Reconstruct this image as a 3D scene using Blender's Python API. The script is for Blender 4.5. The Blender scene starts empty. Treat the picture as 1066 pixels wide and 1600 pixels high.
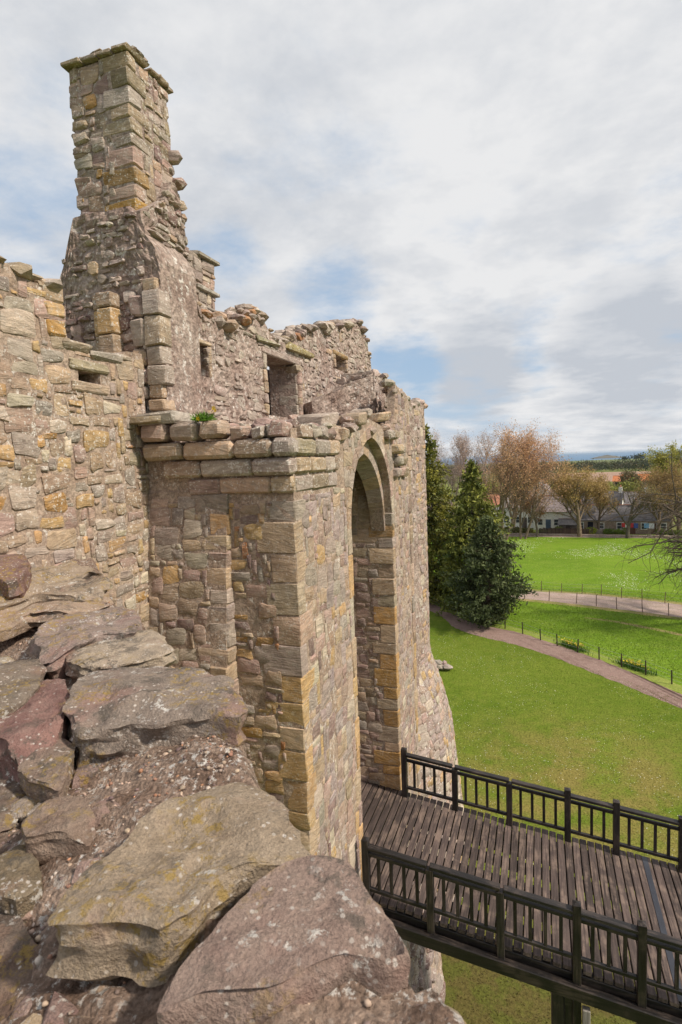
import bpy, math, random
import numpy as np
from mathutils import Vector, noise

# ------------------------------------------------------------------ camera, sky, sun, exposure
scene = bpy.context.scene
COL = scene.collection
rad = math.radians
CAM = np.array([0.0, 0.0, 14.0])
YAW, ROLL, PITCH = rad(19.3), rad(2.2), math.atan(79 / 889)
_f = np.array([-math.sin(YAW) * math.cos(PITCH), math.cos(YAW) * math.cos(PITCH), -math.sin(PITCH)])
_r0 = np.array([math.cos(YAW), math.sin(YAW), 0.0])
_u0 = np.cross(_r0, _f)
_r = _r0 * math.cos(ROLL) - _u0 * math.sin(ROLL)
_u = _u0 * math.cos(ROLL) + _r0 * math.sin(ROLL)
cd = bpy.data.cameras.new('camera')
cam = bpy.data.objects.new('camera', cd)
COL.objects.link(cam)
scene.camera = cam
cd.sensor_fit = 'VERTICAL'
cd.sensor_height = 36
cd.lens = 889 / 1600 * 36
cd.clip_start = 0.05
cd.clip_end = 60000
from mathutils import Matrix
cam.matrix_world = Matrix(((_r[0], _u[0], -_f[0], CAM[0]), (_r[1], _u[1], -_f[1], CAM[1]), (_r[2], _u[2], -_f[2], CAM[2]), (0, 0, 0, 1)))
cd.dof.use_dof = True
cd.dof.focus_distance = 10.5
cd.dof.aperture_fstop = 6.5

SUN_TO = Vector((0.90, -0.12, 0.86)).normalized()
SUN_EL = math.asin(SUN_TO.z)
SUN_AZ = math.atan2(SUN_TO.x, SUN_TO.y)
sd = bpy.data.lights.new('sun', 'SUN')
sd.energy = 3.3
sd.angle = rad(4)
sd.color = (1.0, 0.90, 0.76)
sun = bpy.data.objects.new('sun', sd)
COL.objects.link(sun)
sun.rotation_euler = SUN_TO.to_track_quat('Z', 'Y').to_euler()

scene.view_settings.view_transform = 'Standard'
scene.view_settings.look = 'None'
scene.view_settings.gamma = 1
scene.view_settings.exposure = 0.56
scene.view_settings.use_curve_mapping = False
scene.cycles.use_denoising = True
scene.cycles.max_bounces = 6
scene.cycles.transparent_max_bounces = 4
scene.cycles.volume_bounces = 0


class NT:
    """Tiny helper for building node trees."""
    def __init__(self, tree):
        self.t = tree
        tree.nodes.clear()

    def n(self, typ, **kw):
        nd = self.t.nodes.new(typ)
        for k, v in kw.items():
            if k.startswith('i_'):
                key = k[2:]
                nd.inputs[int(key) if key.isdigit() else key.replace('_', ' ')].default_value = v
            else:
                setattr(nd, k, v)
        return nd

    def l(self, a, b):
        self.t.links.new(a, b)
        return b

    def val(self, node, idx, x):
        if hasattr(x, 'is_linked') or isinstance(x, bpy.types.NodeSocket):
            self.t.links.new(x, node.inputs[idx])
        else:
            node.inputs[idx].default_value = x

    def math(self, op, a, b=0.0, clamp=False):
        nd = self.n('ShaderNodeMath', operation=op, use_clamp=clamp)
        self.val(nd, 0, a)
        self.val(nd, 1, b)
        return nd.outputs[0]

    def vmath(self, op, a, b=(0, 0, 0)):
        nd = self.n('ShaderNodeVectorMath', operation=op)
        self.val(nd, 0, a)
        self.val(nd, 1, b)
        return nd.outputs['Value'] if op in ('DOT_PRODUCT', 'LENGTH') else nd.outputs[0]

    def noise(self, vec, scale, detail=4, rough=0.5, dist=0.0):
        nd = self.n('ShaderNodeTexNoise')
        self.t.links.new(vec, nd.inputs['Vector'])
        nd.inputs['Scale'].default_value = scale
        nd.inputs['Detail'].default_value = detail
        nd.inputs['Roughness'].default_value = rough
        nd.inputs['Distortion'].default_value = dist
        return nd.outputs['Fac']

    def vor(self, vec, scale, out='Distance'):
        nd = self.n('ShaderNodeTexVoronoi')
        self.t.links.new(vec, nd.inputs['Vector'])
        nd.inputs['Scale'].default_value = scale
        return nd.outputs[out]

    def step(self, x, a, b, lo=0.0, hi=1.0):
        nd = self.n('ShaderNodeMapRange', interpolation_type='SMOOTHSTEP')
        self.val(nd, 0, x)
        nd.inputs[1].default_value = a
        nd.inputs[2].default_value = b
        nd.inputs[3].default_value = lo
        nd.inputs[4].default_value = hi
        return nd.outputs[0]

    def mix(self, f, a, b, mode='MIX'):
        nd = self.n('ShaderNodeMix', data_type='RGBA', blend_type=mode)
        self.val(nd, 0, f)
        for i, x in ((6, a), (7, b)):
            if isinstance(x, tuple) and len(x) == 3:
                x = x + (1,)
            self.val(nd, i, x)
        return nd.outputs[2]

    def scale(self, col, f):
        nd = self.n('ShaderNodeVectorMath', operation='SCALE')
        self.val(nd, 0, col)
        self.val(nd, 3, f)
        return nd.outputs[0]


def build_world():
    w = bpy.data.worlds.new('World')
    scene.world = w
    w.use_nodes = True
    g = NT(w.node_tree)
    sky = g.n('ShaderNodeTexSky', sky_type='NISHITA', sun_disc=False)
    sky.sun_elevation = SUN_EL
    sky.sun_rotation = SUN_AZ
    sky.altitude = 50
    sky.air_density = 1.0
    sky.dust_density = 1.2
    sky.ozone_density = 1.5
    d = g.n('ShaderNodeTexCoord').outputs['Generated']
    sep = g.n('ShaderNodeSeparateXYZ')
    g.l(d, sep.inputs[0])
    zz = g.math('ADD', g.math('MAXIMUM', sep.outputs[2], 0.0), 0.16)
    com = g.n('ShaderNodeCombineXYZ')
    g.l(g.math('DIVIDE', sep.outputs[0], zz), com.inputs[0])
    g.l(g.math('DIVIDE', sep.outputs[1], zz), com.inputs[1])
    p = com.outputs[0]
    big = g.noise(p, 1.1, 9, 0.58, 0.15)
    fine = g.noise(g.vmath('ADD', p, (7.3, 2.1, 4.0)), 3.4, 9, 0.62, 0.1)
    cover = g.math('ADD', g.math('MULTIPLY', big, 0.65), g.math('MULTIPLY', fine, 0.55))
    cover = g.math('ADD', g.math('MULTIPLY', g.math('SUBTRACT', cover, 0.60), 1.0), 0.80)

    def blob(v, c0, c1, amt):
        v = Vector(v).normalized()
        dt = g.vmath('DOT_PRODUCT', d, tuple(v))
        return g.step(dt, math.cos(rad(c0)), math.cos(rad(c1)), 0.0, amt)
    # openings in the cloud deck
    for v, a, b, m in (((-0.70, 0.64, 0.34), 9, 1, 0.17), ((-0.318, 0.908, 0.265), 6, 1, 0.20), ((-0.465, 0.82, 0.32), 5, 1, 0.16),
                       ((-0.216, 0.963, 0.155), 5, 1, 0.27), ((0.02, 0.986, 0.166), 5, 1, 0.22), ((-0.12, 0.985, 0.10), 6, 1, 0.26),
                       ((0.5, 0.8, 0.3), 14, 3, 0.2), ((-0.9, 0.1, 0.35), 15, 3, 0.22), ((0.6, -0.6, 0.5), 18, 3, 0.2), ((-0.4, -0.8, 0.4), 16, 3, 0.2)):
        cover = g.math('SUBTRACT', cover, blob(v, a, b, m))
    for v, a, b, m in (((-0.10, 0.985, 0.145), 6, 1, 0.16), ((0.08, 0.98, 0.155), 6, 1, 0.2)):
        cover = g.math('ADD', cover, blob(v, a, b, m))
    mask = g.step(cover, 0.46, 0.80)
    # thin haze veil towards the horizon
    veil = g.step(sep.outputs[2], 0.0, 0.16, 0.62, 0.0)
    tone = g.noise(g.vmath('ADD', p, (1.7, 9.2, 0.0)), 2.3, 10, 0.62, 0.1)
    bright = g.step(tone, 0.30, 0.68, 0.15, 1.0)
    bright = g.math('ADD', bright, blob((0.02, 0.93, 0.36), 26, 4, 0.22))
    bright = g.math('SUBTRACT', bright, blob((-0.10, 0.985, 0.145), 6, 1, 0.95))
    bright = g.math('SUBTRACT', bright, blob((0.13, 0.975, 0.16), 8, 1, 0.9))
    bright = g.math('MAXIMUM', g.math('MINIMUM', bright, 1.0), 0.0)
    cloud = g.mix(bright, (3.75, 3.98, 4.35), (5.6, 5.62, 5.68))
    blue = g.mix(0.7, g.scale(sky.outputs[0], 0.75), (2.9, 3.95, 5.3))
    col = g.mix(veil, blue, (3.8, 4.4, 5.2))
    col = g.mix(mask, col, cloud)
    bg = g.n('ShaderNodeBackground')
    g.l(col, bg.inputs[0])
    bg.inputs[1].default_value = 0.1
    out = g.n('ShaderNodeOutputWorld')
    g.l(bg.outputs[0], out.inputs[0])


build_world()

# ------------------------------------------------------------------ materials


def new_mat(name):
    m = bpy.data.materials.new(name)
    m.use_nodes = True
    g = NT(m.node_tree)
    out = g.n('ShaderNodeOutputMaterial')
    bs = g.n('ShaderNodeBsdfPrincipled')
    g.l(bs.outputs[0], out.inputs[0])
    bs.inputs['Specular IOR Level'].default_value = 0.25
    return m, g, bs, out


def bump(g, bs, h, strength, dist):
    b = g.n('ShaderNodeBump')
    b.inputs['Strength'].default_value = strength
    b.inputs['Distance'].default_value = dist
    g.l(h, b.inputs['Height'])
    g.l(b.outputs[0], bs.inputs['Normal'])


def stone_material(name, lichen=1.0, yellow=0.0, bmp=1.0, speck=0.0, fine=1.0, bed=1.0):
    m, g, bs, out = new_mat(name)
    at = g.n('ShaderNodeAttribute', attribute_name='tint')
    pos = g.n('ShaderNodeNewGeometry').outputs['Position']
    off = g.n('ShaderNodeCombineXYZ')
    for i, k in enumerate((37.0, 61.0, 17.0)):
        g.l(g.math('MULTIPLY', at.outputs['Alpha'], k), off.inputs[i])
    p = g.vmath('ADD', pos, off.outputs[0])
    rot = g.n('ShaderNodeVectorRotate', rotation_type='AXIS_ANGLE')
    rot.inputs['Axis'].default_value = (0.7, 0.7, 0.1)
    g.l(p, rot.inputs['Vector'])
    g.l(g.math('MULTIPLY', g.math('SUBTRACT', g.math('FRACT', g.math('MULTIPLY', at.outputs['Alpha'], 13.7)), 0.5), 0.9), rot.inputs['Angle'])
    ps = g.vmath('MULTIPLY', rot.outputs[0], (2.2, 2.2, 13.0))
    strata = g.noise(ps, 1.3, 6, 0.66, 0.9)
    med = g.noise(p, 5.0 * fine, 6, 0.6)
    fin = g.noise(p, 42.0 * fine, 5, 0.65)
    c = g.mix(g.step(strata, 0.38, 0.68), g.scale(at.outputs['Color'], 1 - 0.26 * bed), g.scale(at.outputs['Color'], 1 + 0.18 * bed))
    c = g.mix(g.step(med, 0.3, 0.75, 0.0, 0.55), c, g.mix(0.5, g.scale(c, 1.35), (0.36, 0.31, 0.25)))
    c = g.mix(g.step(med, 0.52, 0.28, 0.0, 0.5), c, g.scale(c, 0.6))
    c = g.mix(g.step(fin, 0.35, 0.7, 0.0, 0.4), g.scale(c, 0.88), g.scale(c, 1.3))
    if speck:
        grain = g.noise(pos, 130.0, 4, 0.75)
        c = g.mix(g.step(grain, 0.52, 0.64, 0.0, 0.5), c, g.scale(c, 0.5))
        c = g.mix(g.step(grain, 0.46, 0.34, 0.0, 0.55), c, g.scale(c, 1.55))
        hue = g.noise(pos, 2.7, 4, 0.6)
        c = g.mix(g.step(hue, 0.52, 0.68, 0.0, 0.5), c, (0.34, 0.19, 0.16))
        crust = g.math('MULTIPLY', g.step(g.noise(pos, 11.0, 9, 0.74), 0.50, 0.57), g.step(g.noise(g.vmath('ADD', pos, (4.0, 8.0, 2.0)), 2.6, 4, 0.55), 0.42, 0.58))
        c = g.mix(g.math('MULTIPLY', crust, 0.72), c, (0.105, 0.092, 0.078))
        sp = g.n('ShaderNodeTexVoronoi')
        g.l(pos, sp.inputs['Vector'])
        sp.inputs['Scale'].default_value = 46
        k = g.math('MULTIPLY', g.step(sp.outputs['Distance'], 0.36, 0.20), g.step(g.math('FRACT', g.math('MULTIPLY', sp.outputs['Color'], 7.7)), 0.55, 0.66))
        k = g.math('MULTIPLY', k, g.step(g.noise(pos, 4.0, 4, 0.6), 0.40, 0.60, 0.1, 1.0))
        c = g.mix(g.math('MULTIPLY', k, 0.85 * speck), c, (0.62, 0.56, 0.51))
        wc = g.math('MULTIPLY', g.step(g.noise(pos, 19.0, 8, 0.75), 0.56, 0.61), g.step(g.noise(g.vmath('ADD', pos, (1.0, 2.0, 9.0)), 3.4, 3, 0.5), 0.50, 0.62))
        c = g.mix(g.math('MULTIPLY', wc, 0.85), c, (0.60, 0.57, 0.53))
    if yellow:
        y = g.math('MULTIPLY', g.step(g.noise(pos, 24.0, 9, 0.76), 0.50, 0.58), g.step(g.noise(g.vmath('ADD', pos, (3.1, 5.0, 1.0)), 3.0, 4, 0.55), 0.45, 0.60))
        c = g.mix(g.math('MULTIPLY', y, yellow), c, (0.33, 0.225, 0.065))
    if lichen:
        lv = g.noise(pos, 17.0 * fine ** 0.4, 7, 0.78, 0.4)
        lm = g.noise(g.vmath('ADD', pos, (11.0, 3.0, 7.0)), 1.5, 4, 0.6)
        k = g.math('MULTIPLY', g.step(lv, 0.545, 0.60), g.step(lm, 0.40, 0.58))
        c = g.mix(g.math('MULTIPLY', k, min(0.9, 0.85 * lichen)), c, (0.62, 0.575, 0.525))
        sv = g.n('ShaderNodeTexVoronoi')
        g.l(pos, sv.inputs['Vector'])
        sv.inputs['Scale'].default_value = 26 * fine ** 0.5
        sk = g.math('MULTIPLY', g.step(sv.outputs['Distance'], 0.34, 0.22), g.step(g.math('FRACT', g.math('MULTIPLY', sv.outputs['Color'], 5.3)), 0.62, 0.70))
        c = g.mix(g.math('MULTIPLY', g.math('MULTIPLY', sk, g.step(lm, 0.34, 0.52)), min(0.85, 0.75 * lichen)), c, (0.63, 0.59, 0.54))
        gr = g.math('MULTIPLY', g.step(g.noise(pos, 9.0, 6, 0.65), 0.5, 0.66), g.step(lm, 0.60, 0.42))
        c = g.mix(g.math('MULTIPLY', gr, 0.42), c, (0.36, 0.325, 0.285))
    g.l(c, bs.inputs['Base Color'])
    bs.inputs['Roughness'].default_value = 0.92
    bs.inputs['Specular IOR Level'].default_value = 0.15
    h = g.math('ADD', g.math('MULTIPLY', strata, 0.9 * bed), g.math('ADD', g.math('MULTIPLY', med, 0.8), g.math('MULTIPLY', fin, 0.32)))
    bump(g, bs, h, 0.85 * bmp, 0.035)
    return m


def mortar_material(name, a, b, scale=1.0, lichen=0.6, depth=0.03, grit=1.0):
    m, g, bs, out = new_mat(name)
    pos = g.n('ShaderNodeNewGeometry').outputs['Position']
    n1 = g.noise(pos, 3.0 * scale, 6, 0.6)
    n2 = g.noise(pos, 22.0 * scale, 6, 0.7)
    v = g.vor(pos, 34.0 * scale)
    c = g.mix(g.step(n1, 0.35, 0.68), a, b)
    c = g.mix(g.step(n2, 0.35, 0.7), g.scale(c, 0.62), g.scale(c, 1.3))
    c = g.mix(g.math('MULTIPLY', g.step(v, 0.1, 0.45), 0.35 * grit), c, g.scale(c, 0.5))
    if lichen:
        k = g.math('MULTIPLY', g.step(g.noise(pos, 15.0 * scale, 7, 0.78), 0.535, 0.59), g.step(g.noise(g.vmath('ADD', pos, (5.0, 1.0, 3.0)), 2.2, 4, 0.6), 0.42, 0.58))
        c = g.mix(g.math('MULTIPLY', k, lichen), c, (0.64, 0.60, 0.56))
    g.l(c, bs.inputs['Base Color'])
    bs.inputs['Roughness'].default_value = 0.95
    bs.inputs['Specular IOR Level'].default_value = 0.1
    h = g.math('ADD', g.math('MULTIPLY', n2, 1.0), g.math('MULTIPLY', v, -0.5 * grit))
    bump(g, bs, h, 0.9, depth)
    return m


def wood_material(name, dark, light, wear, axis, rough=0.6):
    m, g, bs, out = new_mat(name)
    pos = g.n('ShaderNodeNewGeometry').outputs['Position']
    rnd = g.n('ShaderNodeObjectInfo').outputs['Random']
    off = g.n('ShaderNodeCombineXYZ')
    g.l(g.math('MULTIPLY', rnd, 50.0), off.inputs[0])
    g.l(g.math('MULTIPLY', rnd, 31.0), off.inputs[2])
    p = g.vmath('ADD', pos, off.outputs[0])
    s = [18.0, 18.0, 18.0]
    s[axis] = 1.2
    gr = g.noise(g.vmath('MULTIPLY', p, tuple(s)), 1.6, 6, 0.6, 0.3)
    pat = g.noise(p, 2.2, 5, 0.62)
    fine = g.noise(p, 60.0, 3, 0.6)
    c = g.mix(g.step(gr, 0.3, 0.7), dark, light)
    c = g.scale(c, g.step(rnd, 0.0, 1.0, 0.7, 1.3))
    k = g.math('MULTIPLY', g.step(pat, 0.46, 0.62), g.step(gr, 0.35, 0.6))
    c = g.mix(g.math('MULTIPLY', k, wear), c, (0.30, 0.22, 0.175))
    c = g.mix(g.step(fine, 0.62, 0.72, 0.0, 0.35 * wear + 0.05), c, (0.4, 0.37, 0.33))
    g.l(c, bs.inputs['Base Color'])
    bs.inputs['Roughness'].default_value = rough
    bs.inputs['Specular IOR Level'].default_value = 0.3
    bump(g, bs, g.math('ADD', gr, g.math('MULTIPLY', fine, 0.3)), 0.5, 0.006)
    return m


def tint_material(name, rough=0.8, trans=0.0, var=0.5, scale=2.0, spec=0.2):
    """Colour from the mesh's own tint, mottled by noise; used for leaves, roofs, small props."""
    m, g, bs, out = new_mat(name)
    at = g.n('ShaderNodeAttribute', attribute_name='tint')
    pos = g.n('ShaderNodeNewGeometry').outputs['Position']
    n = g.noise(pos, scale, 4, 0.6)
    c = g.scale(at.outputs['Color'], g.step(n, 0.25, 0.75, 1.0 - var, 1.0 + var))
    g.l(c, bs.inputs['Base Color'])
    bs.inputs['Roughness'].default_value = rough
    bs.inputs['Specular IOR Level'].default_value = spec
    if trans:
        tr = g.n('ShaderNodeBsdfTranslucent')
        g.l(c, tr.inputs[0])
        mx = g.n('ShaderNodeMixShader')
        mx.inputs[0].default_value = trans
        g.l(bs.outputs[0], mx.inputs[1])
        g.l(tr.outputs[0], mx.inputs[2])
        g.l(mx.outputs[0], out.inputs[0])
    return m


def ground_material(name, a, b, c3, s1=0.06, s2=0.9, speck=0.0, bd=0.06, patch=None, fine_scale=9.0):
    m, g, bs, out = new_mat(name)
    pos = g.n('ShaderNodeNewGeometry').outputs['Position']
    n1 = g.noise(pos, s1, 5, 0.6)
    n2 = g.noise(pos, s2, 6, 0.65)
    n3 = g.noise(pos, fine_scale, 6, 0.75)
    c = g.mix(g.step(n1, 0.32, 0.68), a, b)
    c = g.mix(g.step(n2, 0.38, 0.72, 0.0, 0.75), c, c3)
    c = g.scale(c, g.step(n3, 0.25, 0.75, 0.55, 1.45))
    if patch:
        px, py, rx, colp = patch
        dv = g.vmath('LENGTH', g.vmath('MULTIPLY', g.vmath('SUBTRACT', pos, (px, py, 0)), (1.0, 1.0, 0.0)))
        k = g.math('MULTIPLY', g.step(dv, rx, rx * 0.2), g.step(g.noise(pos, 0.55, 5, 0.65), 0.34, 0.62))
        c = g.mix(g.math('MULTIPLY', k, 0.85), c, g.scale(colp if not isinstance(colp, tuple) else g.mix(0.0, colp, colp), g.step(n3, 0.25, 0.75, 0.6, 1.4)))
    if patch:  # brown-olive ground round the bridge, darkened to paint in its shade
        dv = g.vmath('LENGTH', g.vmath('MULTIPLY', g.vmath('SUBTRACT', pos, (-1.0, 12.0, 0)), (0.7, 1.0, 0.0)))
        k = g.math('MULTIPLY', g.step(dv, 6.0, 3.4), g.step(n2, 0.2, 0.5, 0.6, 1.0))
        c = g.mix(g.math('MULTIPLY', k, 0.92), c, g.scale(g.mix(g.step(n2, 0.4, 0.6), (0.115, 0.085, 0.035), (0.10, 0.105, 0.025)), g.step(n3, 0.25, 0.75, 0.6, 1.4)))
    if speck:
        k = g.math('MULTIPLY', g.step(g.noise(pos, 4.2, 6, 0.8), 0.60, 0.66), g.step(g.noise(pos, 0.13, 4, 0.6), 0.46, 0.60))
        c = g.mix(g.math('MULTIPLY', k, speck), c, (0.62, 0.66, 0.55))
    g.l(c, bs.inputs['Base Color'])
    bs.inputs['Roughness'].default_value = 0.95
    bs.inputs['Specular IOR Level'].default_value = 0.08
    bump(g, bs, g.math('ADD', n2, n3), 0.8, bd)
    return m


M_STONE = stone_material('sandstone', 1.0)
M_STONE_CLEAN = stone_material('sandstone_sheltered', 0.45)
M_ROCK = stone_material('weathered_rock', 0.0, 0.8, 1.5, 1.0, 2.2, 0.25)
M_MORTAR = mortar_material('lime_mortar', (0.335, 0.245, 0.19), (0.45, 0.35, 0.28), 1.0, 0.85, 0.02, 0.45)
M_HARL = mortar_material('harled_mortar', (0.33, 0.24, 0.205), (0.46, 0.37, 0.32), 0.6, 0.95, 0.04, 0.8)
M_CONGL = mortar_material('pebbly_mortar', (0.24, 0.16, 0.12), (0.42, 0.31, 0.245), 1.8, 1.0, 0.035, 0.9)
M_PEBBLE = tint_material('pebble', 0.7, 0, 0.35, 60.0)
M_DECK = wood_material('weathered_deck_wood', (0.042, 0.031, 0.029), (0.098, 0.071, 0.063), 0.40, 1, 0.75)
M_TAR_X = wood_material('tarred_wood_long', (0.010, 0.009, 0.009), (0.027, 0.022, 0.021), 0.12, 0, 0.42)
M_TAR_Z = wood_material('tarred_wood_upright', (0.010, 0.009, 0.009), (0.027, 0.022, 0.021), 0.12, 2, 0.45)
M_GREYWOOD = wood_material('grey_wood', (0.20, 0.18, 0.16), (0.36, 0.33, 0.30), 0.3, 2, 0.8)
M_LEAF = tint_material('leaf', 0.6, 0.25, 0.25, 3.0, 0.25)
M_NEEDLE = tint_material('needle_spray', 0.65, 0.15, 0.3, 2.2, 0.2)
M_BARK = tint_material('bark', 0.9, 0, 0.4, 4.0, 0.1)
M_TINT = tint_material('plain_surface', 0.85, 0, 0.15, 1.5, 0.15)
M_SLATE = tint_material('slate', 0.6, 0, 0.3, 2.5, 0.3)
M_METAL = tint_material('dull_metal', 0.45, 0, 0.15, 4.0, 0.5)
M_LAWN = ground_material('lawn_turf', (0.088, 0.138, 0.012), (0.135, 0.182, 0.021), (0.160, 0.190, 0.030), 0.10, 1.4, 0.0, 0.05,
                         (2.2, 24.0, 10.0, (0.22, 0.175, 0.055)), 11.0)
M_FIELD = ground_material('field_grass', (0.098, 0.178, 0.011), (0.150, 0.248, 0.018), (0.175, 0.245, 0.033), 0.07, 0.5, 0.6, 0.10, None, 5.0)
M_LAND = ground_material('far_land', (0.10, 0.14, 0.03), (0.15, 0.17, 0.05), (0.16, 0.14, 0.06), 0.01, 0.05, 0, 0.2, None, 0.6)
M_PATH = ground_material('red_gravel', (0.205, 0.135, 0.115), (0.265, 0.180, 0.155), (0.30, 0.22, 0.19), 0.3, 2.5, 0, 0.02, None, 25.0)
M_TRACK = ground_material('track_earth', (0.33, 0.245, 0.215), (0.40, 0.31, 0.275), (0.28, 0.22, 0.16), 0.4, 1.2, 0, 0.04, None, 9.0)
M_VERGE = ground_material('dry_verge', (0.22, 0.22, 0.06), (0.34, 0.26, 0.13), (0.16, 0.20, 0.04), 0.5, 1.6, 0, 0.1, None, 8.0)
M_MOWN = ground_material('mown_strip', (0.20, 0.25, 0.045), (0.25, 0.28, 0.07), (0.16, 0.22, 0.03), 0.3, 1.5, 0, 0.05, None, 9.0)
M_PLOUGH = ground_material('ploughed_earth', (0.29, 0.185, 0.145), (0.36, 0.24, 0.19), (0.32, 0.24, 0.17), 0.02, 0.2, 0, 0.2, None, 1.0)


def sea_material():
    m, g, bs, out = new_mat('sea_water')
    pos = g.n('ShaderNodeNewGeometry').outputs['Position']
    n = g.noise(g.vmath('MULTIPLY', pos, (0.0006, 0.003, 1.0)), 1.0, 5, 0.6)
    g.l(g.mix(g.step(n, 0.35, 0.65), (0.04, 0.125, 0.25), (0.07, 0.17, 0.30)), bs.inputs['Base Color'])
    bs.inputs['Roughness'].default_value = 0.55
    bs.inputs['Specular IOR Level'].default_value = 0.3
    return m


M_SEA = sea_material()

# ------------------------------------------------------------------ object helpers


def tag(o, label=None, cat=None, group=None, kind=None):
    for k, v in (('label', label), ('category', cat), ('group', group), ('kind', kind)):
        if v:
            o[k] = v
    return o


def thing(name, label, cat, loc, group=None):
    o = bpy.data.objects.new(name, None)
    o.empty_display_size = 0.2
    o.location = loc
    COL.objects.link(o)
    return tag(o, label, cat, group)


def make_mesh(name, V, F, mat, tint=None, smooth=True, recenter=True):
    V = np.asarray(V, dtype=float).reshape(-1, 3)
    c = V.mean(0) if recenter else np.zeros(3)
    me = bpy.data.meshes.new(name)
    me.from_pydata((V - c).tolist(), [], F)
    if tint is not None:
        a = me.attributes.new('tint', 'FLOAT_COLOR', 'POINT')
        t = np.asarray(tint, dtype=np.float32)
        if t.ndim == 1:
            t = np.tile(t if len(t) == 4 else np.append(t, 0.5), (len(V), 1))
        a.data.foreach_set('color', t.astype(np.float32).ravel())
    me.polygons.foreach_set('use_smooth', [smooth] * len(me.polygons))
    me.materials.append(mat)
    if smooth and len(V) < 3000:
        me.set_sharp_from_angle(angle=rad(38))
    return me, c


def wpos(o):
    p = np.array(o.location, dtype=float)
    while o.parent:
        o = o.parent
        p = p + np.array(o.location, dtype=float)
    return p


def add(name, V, F, mat, parent=None, tint=None, smooth=True, kind=None):
    """One mesh object from world-space vertices, its origin at its own centre, under parent if there is one."""
    me, c = make_mesh(name, V, F, mat, tint, smooth)
    o = bpy.data.objects.new(name, me)
    COL.objects.link(o)
    if parent is not None:
        o.parent = parent
        c = c - wpos(parent)
    o.location = c
    if kind:
        o['kind'] = kind
    return o


class Geo:
    """Collects several shapes into one mesh."""
    def __init__(self):
        self.V, self.F, self.T, self.n = [], [], [], 0

    def put(self, V, F, tint=(0.5, 0.5, 0.5, 0.5)):
        V = np.asarray(V, dtype=float).reshape(-1, 3)
        self.V.append(V)
        self.F.extend([tuple(i + self.n for i in f) for f in F])
        t = np.asarray(tint, dtype=np.float32)
        if t.ndim == 1:
            t = np.tile(t if len(t) == 4 else np.append(t, 0.5), (len(V), 1))
        self.T.append(t)
        self.n += len(V)

    def build(self, name, mat, parent=None, smooth=True, kind=None):
        if not self.n:
            return None
        return add(name, np.vstack(self.V), self.F, mat, parent, np.vstack(self.T), smooth, kind)


def _box_template():
    vs, faces = [], []
    idx = {}
    for sx in (-1, 1):
        for sy in (-1, 1):
            for sz in (-1, 1):
                for a in range(3):
                    idx[(sx, sy, sz, a)] = len(vs)
                    vs.append((sx, sy, sz, a))
    S = (-1, 1)
    for a in range(3):
        b, c = (a + 1) % 3, (a + 2) % 3
        for s in S:
            q = []
            for t, w in ((-1, -1), (1, -1), (1, 1), (-1, 1)):
                k = [0, 0, 0]
                k[a], k[b], k[c] = s, t, w
                q.append(idx[(k[0], k[1], k[2], a)])
            faces.append(q)
    for a in range(3):
        b, c = (a + 1) % 3, (a + 2) % 3
        for t in S:
            for w in S:
                q = []
                for s, ax in ((-1, b), (1, b), (1, c), (-1, c)):
                    k = [0, 0, 0]
                    k[a], k[b], k[c] = s, t, w
                    q.append(idx[(k[0], k[1], k[2], ax)])
                faces.append(q)
    for sx in S:
        for sy in S:
            for sz in S:
                faces.append([idx[(sx, sy, sz, a)] for a in range(3)])
    P = np.array([[v[i] * (1.0 if i == v[3] else 0.8) for i in range(3)] for v in vs])
    out = []
    for f in faces:
        q = P[f]
        nrm = np.cross(q[1] - q[0], q[2] - q[0])
        out.append(tuple(f) if nrm @ q.mean(0) > 0 else tuple(reversed(f)))
    return vs, out


BOX_V, BOX_F = _box_template()
I3 = np.eye(3)


def box(c, half, bev=0.01, axes=I3, jit=0.0, rng=None):
    h = np.asarray(half, float)
    b = min(bev, 0.45 * h.min())
    P = np.array([[v[i] * (h[i] if i == v[3] else h[i] - b) for i in range(3)] for v in BOX_V])
    if jit and rng:
        cj = {}
        for i, v in enumerate(BOX_V):
            k = v[:3]
            if k not in cj:
                cj[k] = np.array([rng.uniform(-1, 1) * jit for _ in range(3)])
            P[i] += cj[k] + np.array([rng.uniform(-1, 1) * jit * 0.3 for _ in range(3)])
    return np.asarray(c, float) + P @ np.asarray(axes, float), BOX_F


def box2(lo, hi, bev=0.01, jit=0.0, rng=None):
    lo, hi = np.minimum(lo, hi).astype(float), np.maximum(lo, hi).astype(float)
    return box((lo + hi) / 2, (hi - lo) / 2, bev, I3, jit, rng)


def tube(p0, p1, r0, r1, n=6, cap=False):
    p0, p1 = np.asarray(p0, float), np.asarray(p1, float)
    d = p1 - p0
    d = d / (np.linalg.norm(d) + 1e-9)
    a = np.array([0, 0, 1.0]) if abs(d[2]) < 0.9 else np.array([1.0, 0, 0])
    x = np.cross(d, a)
    x /= np.linalg.norm(x)
    y = np.cross(d, x)
    th = np.arange(n) * 2 * math.pi / n
    ring = np.cos(th)[:, None] * x + np.sin(th)[:, None] * y
    V = np.vstack([p0 + ring * r0, p1 + ring * r1])
    F = [(i, (i + 1) % n, n + (i + 1) % n, n + i) for i in range(n)]
    if cap:
        F += [tuple(range(n - 1, -1, -1)), tuple(range(n, 2 * n))]
    return V, F


def fbm(p, oct=4):
    return noise.fractal(Vector(p), 1.0, 2.0, oct) if True else 0


def prof(pts):
    xs, ys = [p[0] for p in pts], [p[1] for p in pts]
    return lambda u: float(np.interp(u, xs, ys))


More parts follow.
